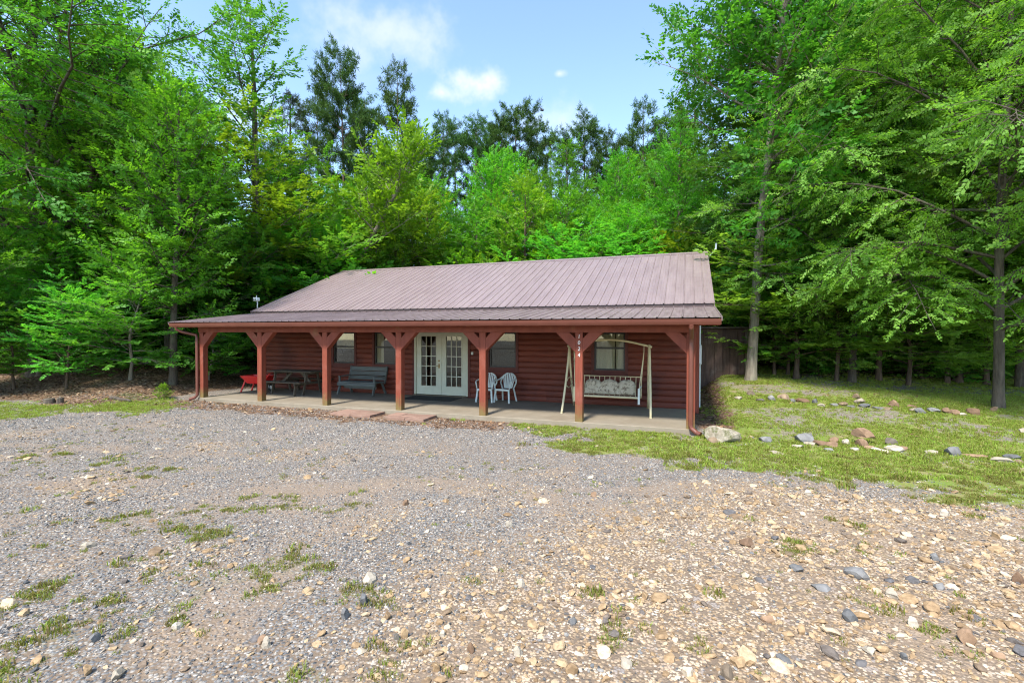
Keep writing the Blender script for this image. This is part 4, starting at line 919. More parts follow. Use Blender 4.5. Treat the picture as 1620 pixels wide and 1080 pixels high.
tree('oak_p', 2.0, 8.1, 19.5, .3, 'oak_tree', 'great oak with pale grey trunk in front of the shed', sxy=1.0)
tpx('oak_b', 1240, 19.8, -60, 2.7, 'oak_tree', 'oak with slim black trunk just right of the shed')
tpx('oak_a', 1457, 19.2, -110, 1.6, 'oak_tree', 'oak with the thickest dark trunk at the back of the lawn')
tpx('oak_b', 1517, 21.5, -60, 3.6, 'oak_tree', 'oak with thin black trunk right of the thickest dark trunk')
tpx('maple_o', 1548, 20.2, -20, 5.1, 'oak_tree', 'oak with stout dark trunk behind the near elm')
tree('elm', 7.62, 5.2, 15.5, 5.1, 'elm_tree', 'near elm with feathery light green boughs sweeping over the lawn', sxy=.86)
tree('elm', 5.3, 8.7, 11.5, .9, 'elm_tree', 'light green elm at the back of the lawn beside the pale oak trunk', sxy=.85)
tree('elm', 10.6, 10.2, 13.5, 4.1, 'elm_tree', 'light green elm behind the near elm at the right back of the lawn', sxy=.9)
tpx('maple_o', 1375, 23.5, 60, 2.1, 'oak_tree', 'dark tree behind the lawn left of the thickest dark trunk')
# -- the woods behind, filled by rows; trees that cannot be told apart share a label
wr = np.random.default_rng(21)
def near_any(x, y, r): return any((x-a)**2+(y-b)**2 < r*r for a, b in TREES)
def fill(n, urange, drange, vrange, keys, name, label, group, rmin=1.8, w=(.85, 1.15), cat='tree', tries=30):
    for i in range(n):
        for _ in range(tries):
            u = wr.uniform(*urange); d = wr.uniform(*drange); x, y = at(u, d)
            if near_any(x, y, rmin): continue
            if -16.2 < x < 1.6 and -3 < y < 14.6: continue
            v = wr.uniform(*vrange) ; k = keys[wr.integers(len(keys))]
            tpx(k, u, d, v, wr.uniform(0, 6.28), name, label, group, w=wr.uniform(*w), cat=cat); break
fill(16, (-250, 310), (19, 27), (140, 300), ['maple_a', 'maple_b', 'maple_c', 'maple_o'], 'maple_tree', 'leafy maple in the wood on the bank left of the cabin', 'maples on the left bank', 1.9)
fill(14, (-200, 270), (27, 42), (60, 230), ['maple_a', 'oak_b', 'maple_c', 'maple_o', 'maple_d'], 'forest_tree', 'tall leafy tree deep in the wood left of the cabin', 'deep wood left of the cabin', 2.2)
fill(20, (400, 1140), (25, 31), (295, 365), ['maple_a', 'maple_b', 'maple_y', 'maple_d', 'maple_c'], 'maple_tree', 'green maple in the row close behind the cabin roof', 'maples close behind the roof', 1.6, (1., 1.4))
fill(14, (420, 1120), (32, 40), (245, 305), ['maple_b', 'maple_c', 'maple_a', 'maple_d', 'oak_m'], 'forest_tree', 'taller leafy tree below the skyline pines behind the cabin', 'second row of wood behind the roof', 1.8)
fill(8, (430, 1130), (42, 55), (225, 265), ['pine_a', 'pine_b', 'pine_c', 'maple_o'], 'forest_tree', 'dark tree far back in the wood below the skyline', 'farthest trees behind the cabin', 2.)
fill(16, (1290, 1850), (23, 34), (-40, 200), ['oak_a', 'oak_b', 'maple_o', 'oak_m', 'maple_c'], 'forest_tree', 'leafy oak in the wood behind the lawn', 'woodland oaks behind the lawn', 2.4)
fill(12, (1260, 1800), (34, 50), (-20, 120), ['oak_a', 'maple_c', 'oak_b'], 'forest_tree', 'tall tree deep in the wood behind the lawn', 'deep wood behind the lawn', 2.4)
fill(26, (1200, 1780), (17.5, 22), (300, 490), ['dogwood_e', 'dogwood_a', 'maple_e', 'maple_e'], 'understory_tree', 'bright young tree under the oaks at the back of the lawn', 'young trees under the lawn oaks', 1.3, (1., 1.4))
fill(10, (1180, 1900), (36, 55), (330, 450), ['shrub_d', 'shrub_o', 'maple_b'], 'understory_tree', 'dim leafy tree far back in the wood behind the lawn', 'far understorey behind the lawn', 1.5, (1.3, 2.))
fill(10, (-300, 380), (32, 50), (330, 430), ['shrub_d', 'shrub_o', 'maple_b'], 'understory_tree', 'dim leafy tree far back in the wood left of the cabin', 'far understorey left of the cabin', 1.5, (1.3, 2.))
fill(18, (1225, 1720), (18.2, 20.5), (520, 556), ['shrub_e', 'shrub_d', 'shrub'], 'shrub', 'knee-high leafy bush between the trunks at the lawn edge', 'low bushes at the lawn edge', .7, (1.2, 1.9), 'shrub')
for i, (u, d, v, k) in enumerate([(1262, 17.6, 385, 'dogwood_e'), (1325, 17.0, 400, 'maple_e'), (1390, 17.4, 370, 'dogwood_e'), (1440, 16.6, 430, 'dogwood_e'), (1500, 17.5, 380, 'maple_e'), (1560, 17.2, 400, 'dogwood_e'), (1225, 18.6, 420, 'maple_e'), (1620, 16.5, 390, 'dogwood_e')]):
    tpx(k, u, d, v, i*1.9+.4, 'understory_tree', 'low spreading light green tree along the back edge of the lawn', 'light green trees along the lawn edge', w=1.35 if k[0] == 'd' else 1.2)
# dogwoods and shrubs at the wood's edge
for i, (u, d, v, k) in enumerate([(105, 16.6, 470, 'dogwood_a'), (205, 17.2, 440, 'dogwood_b'), (165, 19.5, 385, 'dogwood_a'), (300, 20.5, 430, 'dogwood_a'), (350, 21.5, 400, 'dogwood_b'), (240, 22, 350, 'dogwood_a'), (60, 19, 400, 'dogwood_b'), (330, 18.8, 505, 'dogwood_b'), (20, 17, 480, 'dogwood_a'), (420, 23.5, 395, 'dogwood_a'), (480, 25, 370, 'dogwood_b'), (-80, 16, 470, 'dogwood_a')]):
    tpx(k, u, d, v, i*1.3, 'dogwood', ['dogwood with flat tiers of leaves low on the left bank', 'small dogwood with flat leaf tiers at the edge of the left bank'][k[-1] == 'b'] if i < 9 else 'dogwood with flat leaf tiers beside the left end of the roof', 'dogwoods under the wood', w=1.05)
fill(26, (380, 1150), (24.5, 29), (385, 430), ['shrub', 'shrub_d', 'shrub_y', 'dogwood_a', 'shrub_o'], 'shrub', 'leafy shrub just behind the cabin roof', 'shrubs behind the roof', 1.0, (1.1, 1.6), 'shrub')
fill(20, (1215, 1760), (20.5, 25), (455, 560), ['shrub_d', 'shrub_e', 'dogwood_b', 'dogwood_e'], 'shrub', 'green shrub in the shade at the back edge of the lawn', 'shrubs at the back of the lawn', 1.0, (1., 1.4), 'shrub')
fill(16, (-250, 420), (21.5, 32), (470, 540), ['shrub_d', 'shrub_o', 'dogwood_b'], 'shrub', 'low shrub on the forest floor of the left bank', 'shrubs on the left bank', 1.0, (.9, 1.4), 'shrub')
fill(10, (1100, 1240), (21.5, 30), (250, 480), ['maple_d', 'dogwood_a', 'maple_a', 'shrub_d'], 'forest_tree', 'green young tree behind the board shed', 'young trees behind the shed', 1.2)
# small bright plant beside the left downspout
x, y = gp(258, 634); tree('shrub_y', x, y, .42, .5, 'bright_seedling', 'small bright yellow-green seedling left of the porch downspout', cat='plant', sxy=.16, sink=.01)

# ------------------------------------------------------------------ stones
rg = np.random.default_rng(31)
def ico(sub):
    bm = bmesh.new(); bmesh.ops.create_icosphere(bm, subdivisions=sub, radius=1); V = np.array([v.co[:] for v in bm.verts]); F = np.array([[v.index for v in f.verts] for f in bm.faces]); bm.free(); return V, F
ICO = {1: ico(1), 2: ico(2), 3: ico(3)}
def rock_mesh(g, sub, mat, name='stone', flat=.6, planes=11, depth=(.42, .8)):
    V, F = ICO[sub]; V = V.copy()
    for _ in range(planes):
        n = g.normal(size=3); n /= np.linalg.norm(n); d = g.uniform(*depth); k = np.maximum(0, V@n-d); V -= k[:, None]*n
    V += g.normal(size=V.shape)*.025
    V *= np.array([1, g.uniform(.6, .95), flat*g.uniform(.75, 1.2)])
    return mesh_np(name, V, F, mat)
def rock_mat(name, stops, attr=True, sc=14):
    m, N, L, out = new_mat(name); b = N.new('ShaderNodeBsdfPrincipled'); L.new(b.outputs[0], out.inputs[0])
    oi = N.new('ShaderNodeObjectInfo'); tc = N.new('ShaderNodeTexCoord'); geo = N.new('ShaderNodeNewGeometry')
    col = ramp(N, L, oi.outputs['Random'], stops)
    n = noise(N, L, geo.outputs['Position'], sc, 4, .65)
    col = cmix(N, L, 1., col, ramp(N, L, n, [(.3, (.66, .62, .58)), (.7, (1.25, 1.22, 1.18))]), 'MULTIPLY')
    L.new(col, b.inputs['Base Color']); b.inputs['Roughness'].default_value = .85; b.inputs['Specular IOR Level'].default_value = .25
    return m
mt['s_grey'] = rock_mat('grey_gravel', [(0, (.05, .055, .06)), (.28, (.125, .13, .134)), (.52, (.215, .213, .206)), (.82, (.295, .277, .248)), (.9, (.32, .26, .19)), (1, (.5, .47, .43))], sc=40)
mt['s_tan'] = rock_mat('tan_rubble', [(0, (.1, .1, .105)), (.2, (.22, .15, .085)), (.5, (.33, .23, .13)), (.78, (.39, .29, .175)), (1, (.5, .43, .33))], sc=30)
mt['s_border'] = rock_mat('border_stone', [(0, (.1, .095, .085)), (.4, (.17, .13, .09)), (.7, (.22, .16, .105)), (1, (.28, .24, .19))], sc=9)
mt['s_slate'] = rock_mat('slate_stone', [(0, (.1, .104, .108)), (1, (.2, .2, .198))], sc=9)
mt['s_pale'] = rock_mat('pale_stone', [(0, (.3, .265, .21)), (1, (.44, .4, .33))], sc=9)
mt['s_boulder'] = surf('mossy_boulder', (.2, .16, .11), (.42, .37, .29), 5, rough=.9, bump=.5, c3=(.12, .12, .05), s3=3, t3=(.5, .65))
mt['s_red'] = rock_mat('reddish_stone', [(0, (.15, .095, .06)), (1, (.27, .18, .115))], sc=9)
RK = {k: [rock_mesh(rg, 2, mt[k]) for _ in range(5)] for k in ('s_border', 's_slate', 's_pale', 's_red', 's_tan')}
RKB = [rock_mesh(rg, 3, mt['s_boulder'], flat=.6, planes=14, depth=(.5, .8)) for _ in range(2)]
def stone(kind, x, y, sx, sy, sz, label, group=None, name='border_stone', rz=None, lift=0., tilt=0.):
    me = (RKB if kind == 'boulder' else RK[kind])[rg.integers(2 if kind == 'boulder' else 5)]
    o = link(bpy.data.objects.new(name, me)); o.location = (x, y, float(terr(x, y))+sz*.3+lift); o.scale = (sx, sy/.8, sz/.6)
    o.rotation_euler = (tilt*rg.uniform(-1, 1), tilt*rg.uniform(-1, 1), rg.uniform(-.5, .5) if rz is None else rz); return tag(o, label, 'stone', group)
def gz(u, v):
    z = -.12
    for _ in range(12): x, y = gp(u, v, z); z = float(terr(x, y))
    return x, y
def spx(kind, u, v, w, h, label, group, **k):
    x, y = gz(u, v); dep = float((np.array([x, y, 0])-CAM)@_fw); s = w/FPX*dep/2*(.82 if group == 'larger loose stones on the drive' else 1.15)
    return stone(kind, x, y, s, s*rg.uniform(.75, 1.), h/FPX*dep*.8, label, group, **k)
G1 = 'rear row of border stones across the lawn'; LB = 'brown or grey stone in the rear border row across the lawn'
for (u, v, w, h, k) in [(1168, 631, 14, 8, 's_pale'), (1187, 625, 18, 10, 's_border'), (1202, 634, 16, 6, 's_border'), (1221, 634, 14, 9, 's_slate'), (1240, 632, 21, 10, 's_border'), (1255, 636, 11, 7, 's_slate'), (1271, 636, 20, 9, 's_red'), (1288, 638, 11, 9, 's_slate'), (1299, 643, 14, 7, 's_pale'), (1318, 641, 18, 4, 's_slate'), (1332, 641, 18, 8, 's_border'), (1345, 644, 16, 4, 's_slate'), (1353, 631, 14, 10, 's_border'), (1358, 637, 19, 10, 's_border'), (1368, 644, 19, 7, 's_slate'), (1390, 646, 20, 4, 's_slate'), (1403, 647, 18, 5, 's_border'), (1413, 643, 20, 11, 's_red'), (1443, 645, 14, 7, 's_red'), (1444, 650, 16, 7, 's_border'), (1457, 653, 18, 8, 's_slate'), (1477, 652, 20, 8, 's_slate'), (1498, 653, 17, 12, 's_red'), (1511, 655, 14, 11, 's_red'), (1523, 657, 12, 6, 's_pale'), (1541, 655, 19, 14, 's_red'), (1574, 650, 12, 9, 's_red')]:
    spx(k, u, v, w*.95, h, {'s_pale': 'pale stone', 's_border': 'dull brown stone', 's_slate': 'grey slate stone', 's_red': 'reddish brown stone'}[k]+' in the rear border row across the lawn', G1, tilt=.12)
x, y = gz(1141, 697); stone('boulder', x, y, .36, .26, .3, 'large mossy pale boulder at the right corner of the porch', name='boulder', rz=.15)
x, y = gz(1163, 694); stone('s_pale', x, y, .14, .12, .13, 'pale stone leaning against the large boulder by the porch', name='stone')
x, y = gz(1126, 700); stone('s_border', x, y, .13, .1, .1, 'small brown stone at the left foot of the large boulder', name='stone')
spx('s_slate', 1210, 697, 26, 9, 'flat blue-grey slate lying alone in the grass right of the boulder', None, name='stone')
G2 = 'stones of the front rubble line in the grass'
for (u, v, w, h, k, lb) in [(1272, 697, 36, 14, 's_slate', 'dark slate slab tilted at the left end of the front stones'), (1261, 707, 22, 7, 's_pale', None), (1281, 703, 16, 7, 's_pale', None), (1301, 704, 24, 10, 's_red', None), (1318, 707, 20, 11, 's_red', None), (1321, 699, 16, 10, 's_red', None), (1310, 713, 14, 7, 's_slate', None), (1337, 703, 14, 11, 's_pale', None), (1351, 712, 18, 6, 's_pale', None), (1364, 706, 24, 13, 's_red', 'rounded tan stone carrying the brick-shaped stone'), (1377, 710, 18, 7, 's_red', None), (1409, 702, 24, 12, 's_border', 'purplish brown stone with jagged top at the end of the rubble heap'), (1412, 712, 34, 8, 's_pale', None), (1395, 714, 26, 7, 's_pale', None), (1428, 711, 24, 6, 's_red', None), (1473, 717, 22, 5, 's_pale', 'thin pale flat stone alone between rubble heap and white boulder'), (1506, 718, 26, 14, 's_slate', 'rounded whitish-grey boulder in the front stone line'), (1543, 722, 36, 6, 's_red', None), (1583, 729, 34, 8, 's_pale', None), (1601, 727, 24, 10, 's_slate', None), (1612, 733, 18, 8, 's_border', None), (1231, 718, 26, 4, 's_pale', None), (1618, 684, 14, 9, 's_pale', 'pale stone at the right edge of the lawn')]:
    spx(k, u, v, w, h, lb or {'s_pale': 'pale flat stone', 's_border': 'dull brown stone', 's_slate': 'grey stone', 's_red': 'rounded tan stone'}[k]+' in the front line of rubble before the lawn', G2, name='rubble_stone', tilt=.15)
x, y = gz(1368, 704); o = stone('s_red', x, y+.1, .27, .13, .12, 'brick-shaped reddish stone propped on the front rubble heap', name='rubble_stone', lift=.17, rz=-.1, tilt=.1)
# loose larger stones on the drive, the ones that stand out
G3 = 'larger loose stones on the drive'
for (u, v, w, h, k) in [(139, 865, 30, 9, 's_pale'), (416, 1015, 28, 14, 's_red'), (421, 1022, 24, 18, 's_pale'), (138, 1065, 28, 18, 's_tan'), (185, 1070, 36, 22, 's_pale'), (280, 993, 24, 10, 's_pale'), (150, 1013, 26, 14, 's_slate'), (40, 972, 24, 12, 's_tan'), (585, 918, 38, 14, 's_pale'), (575, 955, 26, 18, 's_slate'), (545, 977, 26, 18, 's_slate'), (613, 978, 22, 14, 's_tan'), (640, 1008, 16, 18, 's_tan'), (628, 1010, 16, 14, 's_border'), (990, 1050, 38, 10, 's_pale'), (848, 858, 16, 12, 's_pale'), (805, 832, 18, 9, 's_pale'), (825, 926, 18, 12, 's_pale'), (642, 798, 16, 10, 's_red'), (940, 785, 14, 10, 's_red'), (1350, 908, 60, 14, 's_slate'), (1298, 930, 38, 9, 's_slate'), (1260, 902, 34, 10, 's_slate'), (1345, 980, 36, 16, 's_slate'), (1375, 1032, 26, 18, 's_pale'), (1443, 990, 24, 20, 's_pale'), (1475, 965, 46, 16, 's_tan'), (1530, 1015, 36, 26, 's_red'), (1410, 942, 30, 14, 's_pale'), (1268, 1000, 24, 16, 's_tan'), (1215, 982, 28, 14, 's_red'), (1170, 1050, 42, 14, 's_tan'), (1240, 1048, 40, 12, 's_slate'), (1182, 860, 36, 12, 's_red'), (1495, 815, 22, 12, 's_pale'), (1278, 782, 18, 10, 's_pale'), (1480, 885, 20, 10, 's_slate'), (1485, 930, 20, 12, 's_slate'), (1610, 920, 26, 16, 's_red'), (1575, 850, 22, 12, 's_tan'), (1100, 895, 14, 8, 's_pale'), (1580, 1040, 26, 14, 's_red'), (1430, 1042, 18, 12, 's_slate'), (1090, 1068, 30, 18, 's_tan'), (1150, 1070, 30, 20, 's_border'), (690, 1060, 24, 18, 's_tan'), (820, 1035, 24, 16, 's_pale'), (905, 1065, 28, 18, 's_tan'), (745, 1030, 20, 14, 's_red'), (905, 985, 20, 12, 's_slate'), (700, 1005, 16, 12, 's_pale'), (1020, 945, 22, 12, 's_tan')]:
    spx(k, u, v, w, h, {'s_pale': 'pale loose stone', 's_border': 'brown loose stone', 's_slate': 'flat blue-grey loose stone', 's_red': 'orange-tan loose stone', 's_tan': 'tan loose stone'}[k]+' lying on the stony drive', G3, name='loose_stone', tilt=.12)

# ------------------------------------------------------------------ scatter of gravel, rubble, grass, weeds and fallen leaves
def scatter(name, pts, rot, scl, idx, protos, label, cat):
    me = bpy.data.meshes.new(name); me.vertices.add(len(pts)); me.vertices.foreach_set('co', np.asarray(pts, np.float32).ravel())
    for nm, ty, dat, key in (('rot', 'FLOAT_VECTOR', rot, 'vector'), ('scl', 'FLOAT_VECTOR', scl, 'vector'), ('idx', 'INT', idx, 'value')):
        a_ = me.attributes.new(nm, ty, 'POINT'); a_.data.foreach_set(key, np.asarray(dat, np.int32 if ty == 'INT' else np.float32).ravel())
    c = bpy.data.collections.new(name+'_pieces')
    for i, m in enumerate(protos): c.objects.link(bpy.data.objects.new('%s_piece_%02d' % (name, i), m))
    ng = bpy.data.node_groups.new(name, 'GeometryNodeTree')
    ng.interface.new_socket('Geometry', in_out='INPUT', socket_type='NodeSocketGeometry'); ng.interface.new_socket('Geometry', in_out='OUTPUT', socket_type='NodeSocketGeometry')
    N, L = ng.nodes, ng.links; gi = N.new('NodeGroupInput'); go = N.new('NodeGroupOutput')
    ci = N.new('GeometryNodeCollectionInfo'); ci.inputs['Collection'].default_value = c; ci.inputs['Separate Children'].default_value = True; ci.inputs['Reset Children'].default_value = True
    io = N.new('GeometryNodeInstanceOnPoints'); io.inputs['Pick Instance'].default_value = True
    def na(nm, ty): n = N.new('GeometryNodeInputNamedAttribute'); n.data_type = ty; n.inputs[0].default_value = nm; return n.outputs[0]
    er = N.new('FunctionNodeEulerToRotation'); L.new(na('rot', 'FLOAT_VECTOR'), er.inputs[0])
    L.new(gi.outputs[0], io.inputs['Points']); L.new(ci.outputs[0], io.inputs['Instance']); L.new(na('idx', 'INT'), io.inputs['Instance Index']); L.new(er.outputs[0], io.inputs['Rotation']); L.new(na('scl', 'FLOAT_VECTOR'), io.inputs['Scale'])
    L.new(io.outputs[0], go.inputs[0])
    o = link(bpy.data.objects.new(name, me)); md = o.modifiers.new('scatter', 'NODES'); md.node_group = ng
    return tag(o, label, cat, kind='stuff')
def sample(n, x0, x1, y0, y1):
    return rg.uniform(x0, x1, n), rg.uniform(y0, y1, n)
def cam_dep(x, y): return (x-CAM[0])*_fw[0]+(y-CAM[1])*_fw[1]
def in_view(x, y, m=1.5):
    d = cam_dep(x, y); s = (x-CAM[0])*_rt[0]+(y-CAM[1])*_rt[1]; return (d > 1.6) & (np.abs(s) < d*1.09+m)
def off_slab(x, y, m=.0):
    return ~((x > -14.82-m) & (x < .2+m) & (y > -.12-m)) & ~((x > -9.02) & (x < -6.1) & (y > -.82) & (y < 0))
def rots(n, t=3.14): return np.stack([rg.uniform(-t, t, n), rg.uniform(-t, t, n), rg.uniform(0, 6.28, n)], 1)
def pieces(x, y, lift=0): return np.stack([x, y, terr(x, y)+lift], 1)
# gravel
x, y = sample(500000, -19, 8, -10, .2); d = cam_dep(x, y); gm, tm, lm, pm = masks(x, y)
dens = np.where(d < 6.5, 1., np.where(d < 9.5, .62, .36))*(1-.85*gm)*(1-.8*lm)*(1-.86*tm)*(.35+.65*sstep(fbm(x, y, .7, 4), .4, .55))*(1-.45*dirt_mask(x, y))
k = in_view(x, y) & off_slab(x, y) & (rg.random(len(x)) < dens*.92) & (d < 16); x, y = x[k], y[k]; n = len(x)
s = np.clip(rg.lognormal(-4.62, .36, n), .005, .03)*np.where(cam_dep(x, y) > 9.5, 1.35, 1)
scatter('gravel', pieces(x, y, s*.18), rots(n, .5), np.stack([s, s, s*.9], 1), rg.integers(0, 8, n), [rock_mesh(rg, 1, mt['s_grey'], flat=.62, planes=4) for _ in range(8)], 'loose grey crushed gravel covering the drive', 'gravel')
NG = n
x, y = sample(200000, -17, 9, -10, .5); d = cam_dep(x, y); gm, tm, lm, pm = masks(x, y)
dens = np.where(d < 6.5, 1., np.where(d < 10, .7, .45))*(1-.8*gm)*(1-.8*lm)*(.08+.92*tm)*(.3+.7*sstep(fbm(x+3, y+31, .9, 4), .38, .55))
k = in_view(x, y) & off_slab(x, y) & (rg.random(len(x)) < dens*.8); x, y = x[k], y[k]; n = len(x)
s = np.clip(rg.lognormal(-4.25, .58, n), .006, .075)
scatter('rubble', pieces(x, y, s*.15), rots(n, .4), np.stack([s, s, s*.85], 1), rg.integers(0, 8, n), [rock_mesh(rg, 1 if i < 5 else 2, mt['s_tan'], flat=.55, planes=5) for i in range(8)], 'tan and buff broken stones strewn over the drive', 'rubble')
# grass
def blade_clump(g, n, h, spread, mat, wid=.006):
    V, F, T_ = [], [], []
    for i in range(n):
        a = g.uniform(0, 6.28); r_ = spread*math.sqrt(g.random()); bx, by = r_*math.cos(a), r_*math.sin(a); az = g.uniform(0, 6.28); l = h*g.uniform(.5, 1.15); b = g.uniform(.15, .75)
        w = wid*g.uniform(.7, 1.3); px_, py_ = -math.sin(az)*w, math.cos(az)*w; q = len(V)
        V += [(bx-px_, by-py_, -.01), (bx+px_, by+py_, -.01), (bx+math.cos(az)*l*b*.35+px_*.8, by+math.sin(az)*l*b*.35+py_*.8, l*.6), (bx+math.cos(az)*l*b*.35-px_*.8, by+math.sin(az)*l*b*.35-py_*.8, l*.6), (bx+math.cos(az)*l*b, by+math.sin(az)*l*b, l*(1-.3*b))]
        F += [(q, q+1, q+2, q+3), (q+3, q+2, q+4)]; t_ = g.random(); T_ += [t_, t_]
    return mesh_np('clump', np.array(V), F, mat, False, T_)
mt['grass'] = leaf_mat('grass_blades', ((.26, .22, .08), (.19, .26, .035), (.27, .36, .045)), .35, objr=.3, hue=.02)
mt['weed'] = leaf_mat('weed_leaves', ((.24, .18, .07), (.16, .18, .035), (.19, .25, .04)), .35, objr=.25, hue=.02)
x, y = sample(460000, -22, 22, -9, 14); gm, tm, lm, pm = masks(x, y); d = cam_dep(x, y)
patch = sstep(fbm(x+9, y+3, 1.6, 3), .36, .56)
lawn = ((y > -3.4) & (d > 7.2)) | (x < -12.5)
k = in_view(x, y) & off_slab(x, y, .02) & lawn & (rg.random(len(x)) < gm*(.25+.75*patch)*np.where(d < 14, .85, .5)) & ~((x > -15.3) & (x < .26) & (y > 0)); x, y = x[k], y[k]; n = len(x); s = rg.uniform(.5, 1.1, n)*(.6+.6*fbm(x, y, .8, 2))
scatter('lawn_grass', pieces(x, y), np.stack([np.zeros(n), np.zeros(n), rg.uniform(0, 6.28, n)], 1), np.stack([s, s, s*rg.uniform(.6, 1.1, n)], 1), rg.integers(0, 5, n), [blade_clump(rg, 18, .075, .075, mt['grass'], .0055) for _ in range(5)], 'patchy short grass of the lawn and verges', 'grass')
x, y = sample(190000, -14, 8, -10, -1); gm, tm, lm, pm = masks(x, y); d = cam_dep(x, y); fine = sstep(fbm(x-5, y+8, 5, 3), .46, .66)
k = in_view(x, y) & off_slab(x, y) & (d < 11.5) & (rg.random(len(x)) < np.maximum(gm*fine*1.35, .02*sstep(fbm(x, y, 2.2, 3), .52, .6))*.8) & ~((y > -3.4) & (d > 7.2) & (gm < .3)); x, y = x[k], y[k]; n = len(x); s = rg.lognormal(-.5, .4, n)
scatter('weeds', pieces(x, y), np.stack([np.zeros(n), np.zeros(n), rg.uniform(0, 6.28, n)], 1), np.stack([s, s, s*rg.uniform(.5, 1., n)], 1), rg.integers(0, 5, n), [blade_clump(rg, 26, .045, .055, mt['weed'], .0036) for _ in range(5)], 'tufts of weeds and grass growing through the gravel', 'weeds')
# fallen leaves
def litter_leaf(g):
    V = np.array([(0, 0, 0), (.5, -.28, .06*g.uniform(-1, 1.5)), (1, 0, .12*g.uniform(-.5, 1.5)), (.5, .28, .06*g.uniform(-1, 1.5))])*.085; return mesh_np('fallen_leaf', V, np.array([[0, 1, 2, 3]]), mt['dead'])
mt['dead'] = rock_mat('dead_leaves', [(0, (.06, .034, .02)), (.4, (.15, .085, .045)), (.8, (.26, .16, .09)), (1, (.42, .31, .2))], sc=20)
x, y = sample(330000, -32, 22, -3, 18); gm, tm, lm, pm = masks(x, y); d = cam_dep(x, y)
k = in_view(x, y) & off_slab(x, y) & (rg.random(len(x)) < np.maximum(lm*.5, .02*(y > 1)*(x > .3))*np.where(d < 20, .8, .4)) & ~((x > -15.3) & (x < .26) & (y > 0)); x, y = x[k], y[k]; n = len(x); s = rg.uniform(.6, 1.5, n)
scatter('leaf_litter', pieces(x, y, .008), rots(n, .4), np.stack([s, s, s], 1), rg.integers(0, 5, n), [litter_leaf(rg) for _ in range(5)], 'brown fallen leaves on the forest floor and wall foot', 'leaf litter')
# ground plants in the wood
def herb(g, mat):
    tp = TP['flat']; m = 6; az = g.uniform(0, 6.28, m); O = np.stack([g.normal(0, .08, m), g.normal(0, .08, m), g.uniform(.08, .35, m)], 1); D = np.stack([np.cos(az), np.sin(az), g.uniform(0, .5, m)], 1)
    V, own = place_sprays(O, D, np.tile([0, 0, 1.], (m, 1))+g.normal(size=(m, 3))*.2, g.uniform(.25, .45, m), tp, g.integers(0, 4, m)); nl = len(V)//4
    return mesh_np('herb', V, np.arange(nl*4).reshape(nl, 4), mat, False, g.random(nl))
x, y = sample(26000, -45, 32, -2, 40); gm, tm, lm, pm = masks(x, y); hd = np.maximum(hill_d(x, y), np.where(x > 1, y-12.5, -9)); d = cam_dep(x, y)
k = in_view(x, y, 3) & (rg.random(len(x)) < sstep(hd, .8, 3.)*.55*sstep(fbm(x, y, .5, 3), .35, .6)) & ~((x > -16) & (x < 1) & (y > -1) & (y < 14)); x, y = x[k], y[k]; n = len(x); s = rg.uniform(.7, 2., n)
scatter('undergrowth', pieces(x, y), np.stack([np.zeros(n), np.zeros(n), rg.uniform(0, 6.28, n)], 1), np.stack([s, s, s], 1), rg.integers(0, 5, n), [herb(rg, mt['l_dog'] if i < 3 else mt['l_oak']) for i in range(5)], 'leafy undergrowth covering the forest floor', 'undergrowth')

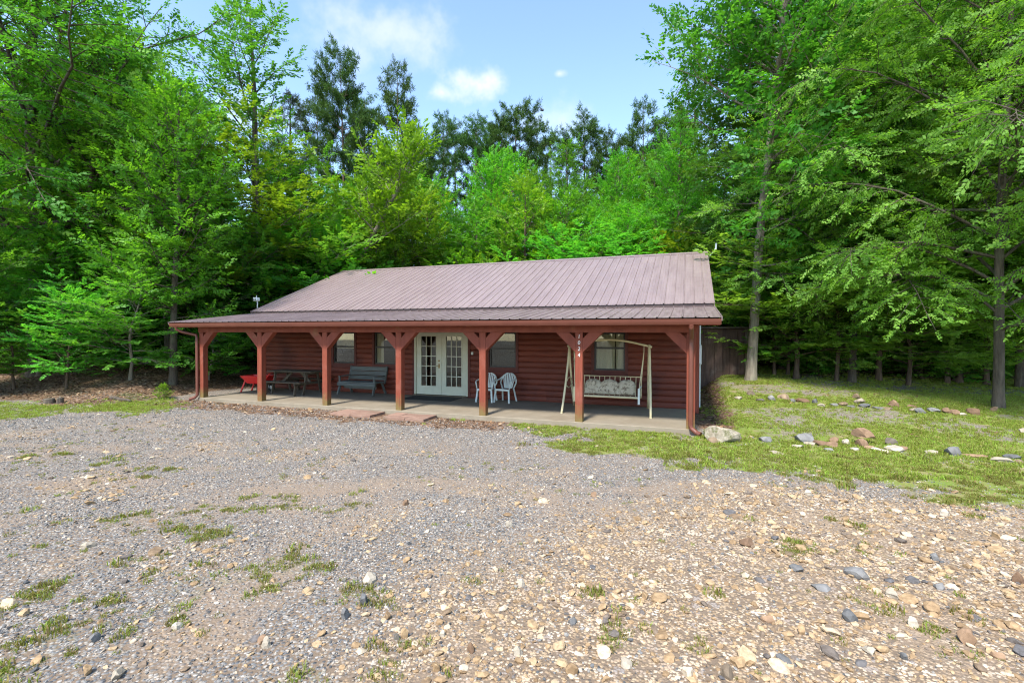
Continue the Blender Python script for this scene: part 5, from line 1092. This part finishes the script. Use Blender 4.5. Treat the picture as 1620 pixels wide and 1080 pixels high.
# ------------------------------------------------------------------ small things on the ground
def stump(u, v, r, h, label):
    x, y = gz(u, v); t = thing('tree_stump', label, 'stump', (x, y, float(terr(x, y))-.05), rg.uniform(0, 6))
    P = np.array([(0, 0, 0), (0, 0, .08), (0, 0, .2), (.01, 0, h)]); V, F = tube_np(P, np.array([r*1.35, r*1.12, r, r*.96]), 12); V[:, :2] *= 1+rg.normal(0, .03, (len(V), 1))
    MB().add(V, [tuple(f) for f in F]).build('bark', mt['bark_dark'], t); MB().tube([(.01, 0, h-.02), (.01, 0, h-.004)], r*.93, 12).build('cut_top', mt['shedpost'], t)
stump(78, 638, .13, .2, 'short dark tree stump in the grass at the far left'); stump(95, 637, .08, .2, 'thin pale-topped stump right beside the dark stump')
def fallen(x0, y0, x1, y1, r, label):
    P = np.array([[x0+(x1-x0)*t_, y0+(y1-y0)*t_, 0] for t_ in np.linspace(0, 1, 8)]); P[:, 2] = terr(P[:, 0], P[:, 1])+r*.7; P[:, 1] += .05*np.sin(np.arange(8)*1.3)
    tag(MB().tube(P, np.linspace(r, r*.7, 8), 9).build('fallen_log', mt['bark_dark'], smooth=True), label, 'log')
a_ = at(1318, 19.5); b_ = at(1378, 19.3); fallen(*a_, *b_, .07, 'thin dark log lying at the back edge of the lawn')
a_ = gz(175, 631); b_ = gz(205, 636); fallen(*a_, *b_, .06, 'short broken branch in the leaf litter left of the porch')
# bird
def bird():
    p = CAM+(_fw+_rt*(857-810)/FPX+_up*(540-175)/FPX)*38
    V, F = ICO[2]; V = V*np.array([.2, .055, .05]); V[:, 0] += .0
    b = MB().add(V, [tuple(f) for f in F])
    for s_ in (-1, 1): b.add([(.07, s_*.03, .02), (-.07, s_*.03, .02), (-.09, s_*.3, .13), (.05, s_*.3, .14), (-.1, s_*.6, .07)], [(0, 1, 2, 3), (3, 2, 4)])
    b.add([(-.16, 0, .01), (-.34, -.07, .01), (-.34, .07, .01)], [(0, 1, 2)])
    o = b.build('bird', mt['rubber'], loc=tuple(p)); o.rotation_euler = (R(35), 0, R(40)); tag(o, 'small dark bird gliding in the sky above the pines', 'bird')
bird()
ONES = 'zeroth first second third fourth fifth sixth seventh eighth ninth tenth eleventh twelfth thirteenth fourteenth fifteenth sixteenth seventeenth eighteenth nineteenth'.split()
def ordinal(n):
    if n < 20: return ONES[n]
    t_, o_ = divmod(n, 10); return ['twentieth', 'thirtieth', 'fortieth'][t_-2] if o_ == 0 else ['twenty', 'thirty', 'forty'][t_-2]+'-'+ONES[o_]
by = {}
for o in list(COL.objects):
    if o.parent is None and 'label' in o and 'category' in o: by.setdefault(o['label'], []).append(o)
for lb, os_ in by.items():
    if len(os_) < 2: continue
    def col(o):
        d = np.array(o.location)-CAM; return (d@_rt)/max(.5, d@_fw)
    for i, o in enumerate(sorted(os_, key=col)): o['label'] = lb+', '+ordinal(i+1)+' from left'
print('leaves', NLEAF, 'gravel', NG, 'tris', sum(sum(len(p.vertices)-2 for p in m.polygons) for m in bpy.data.meshes if len(m.polygons) < 200) + sum(len(m.polygons)*2 for m in bpy.data.meshes if len(m.polygons) >= 200))
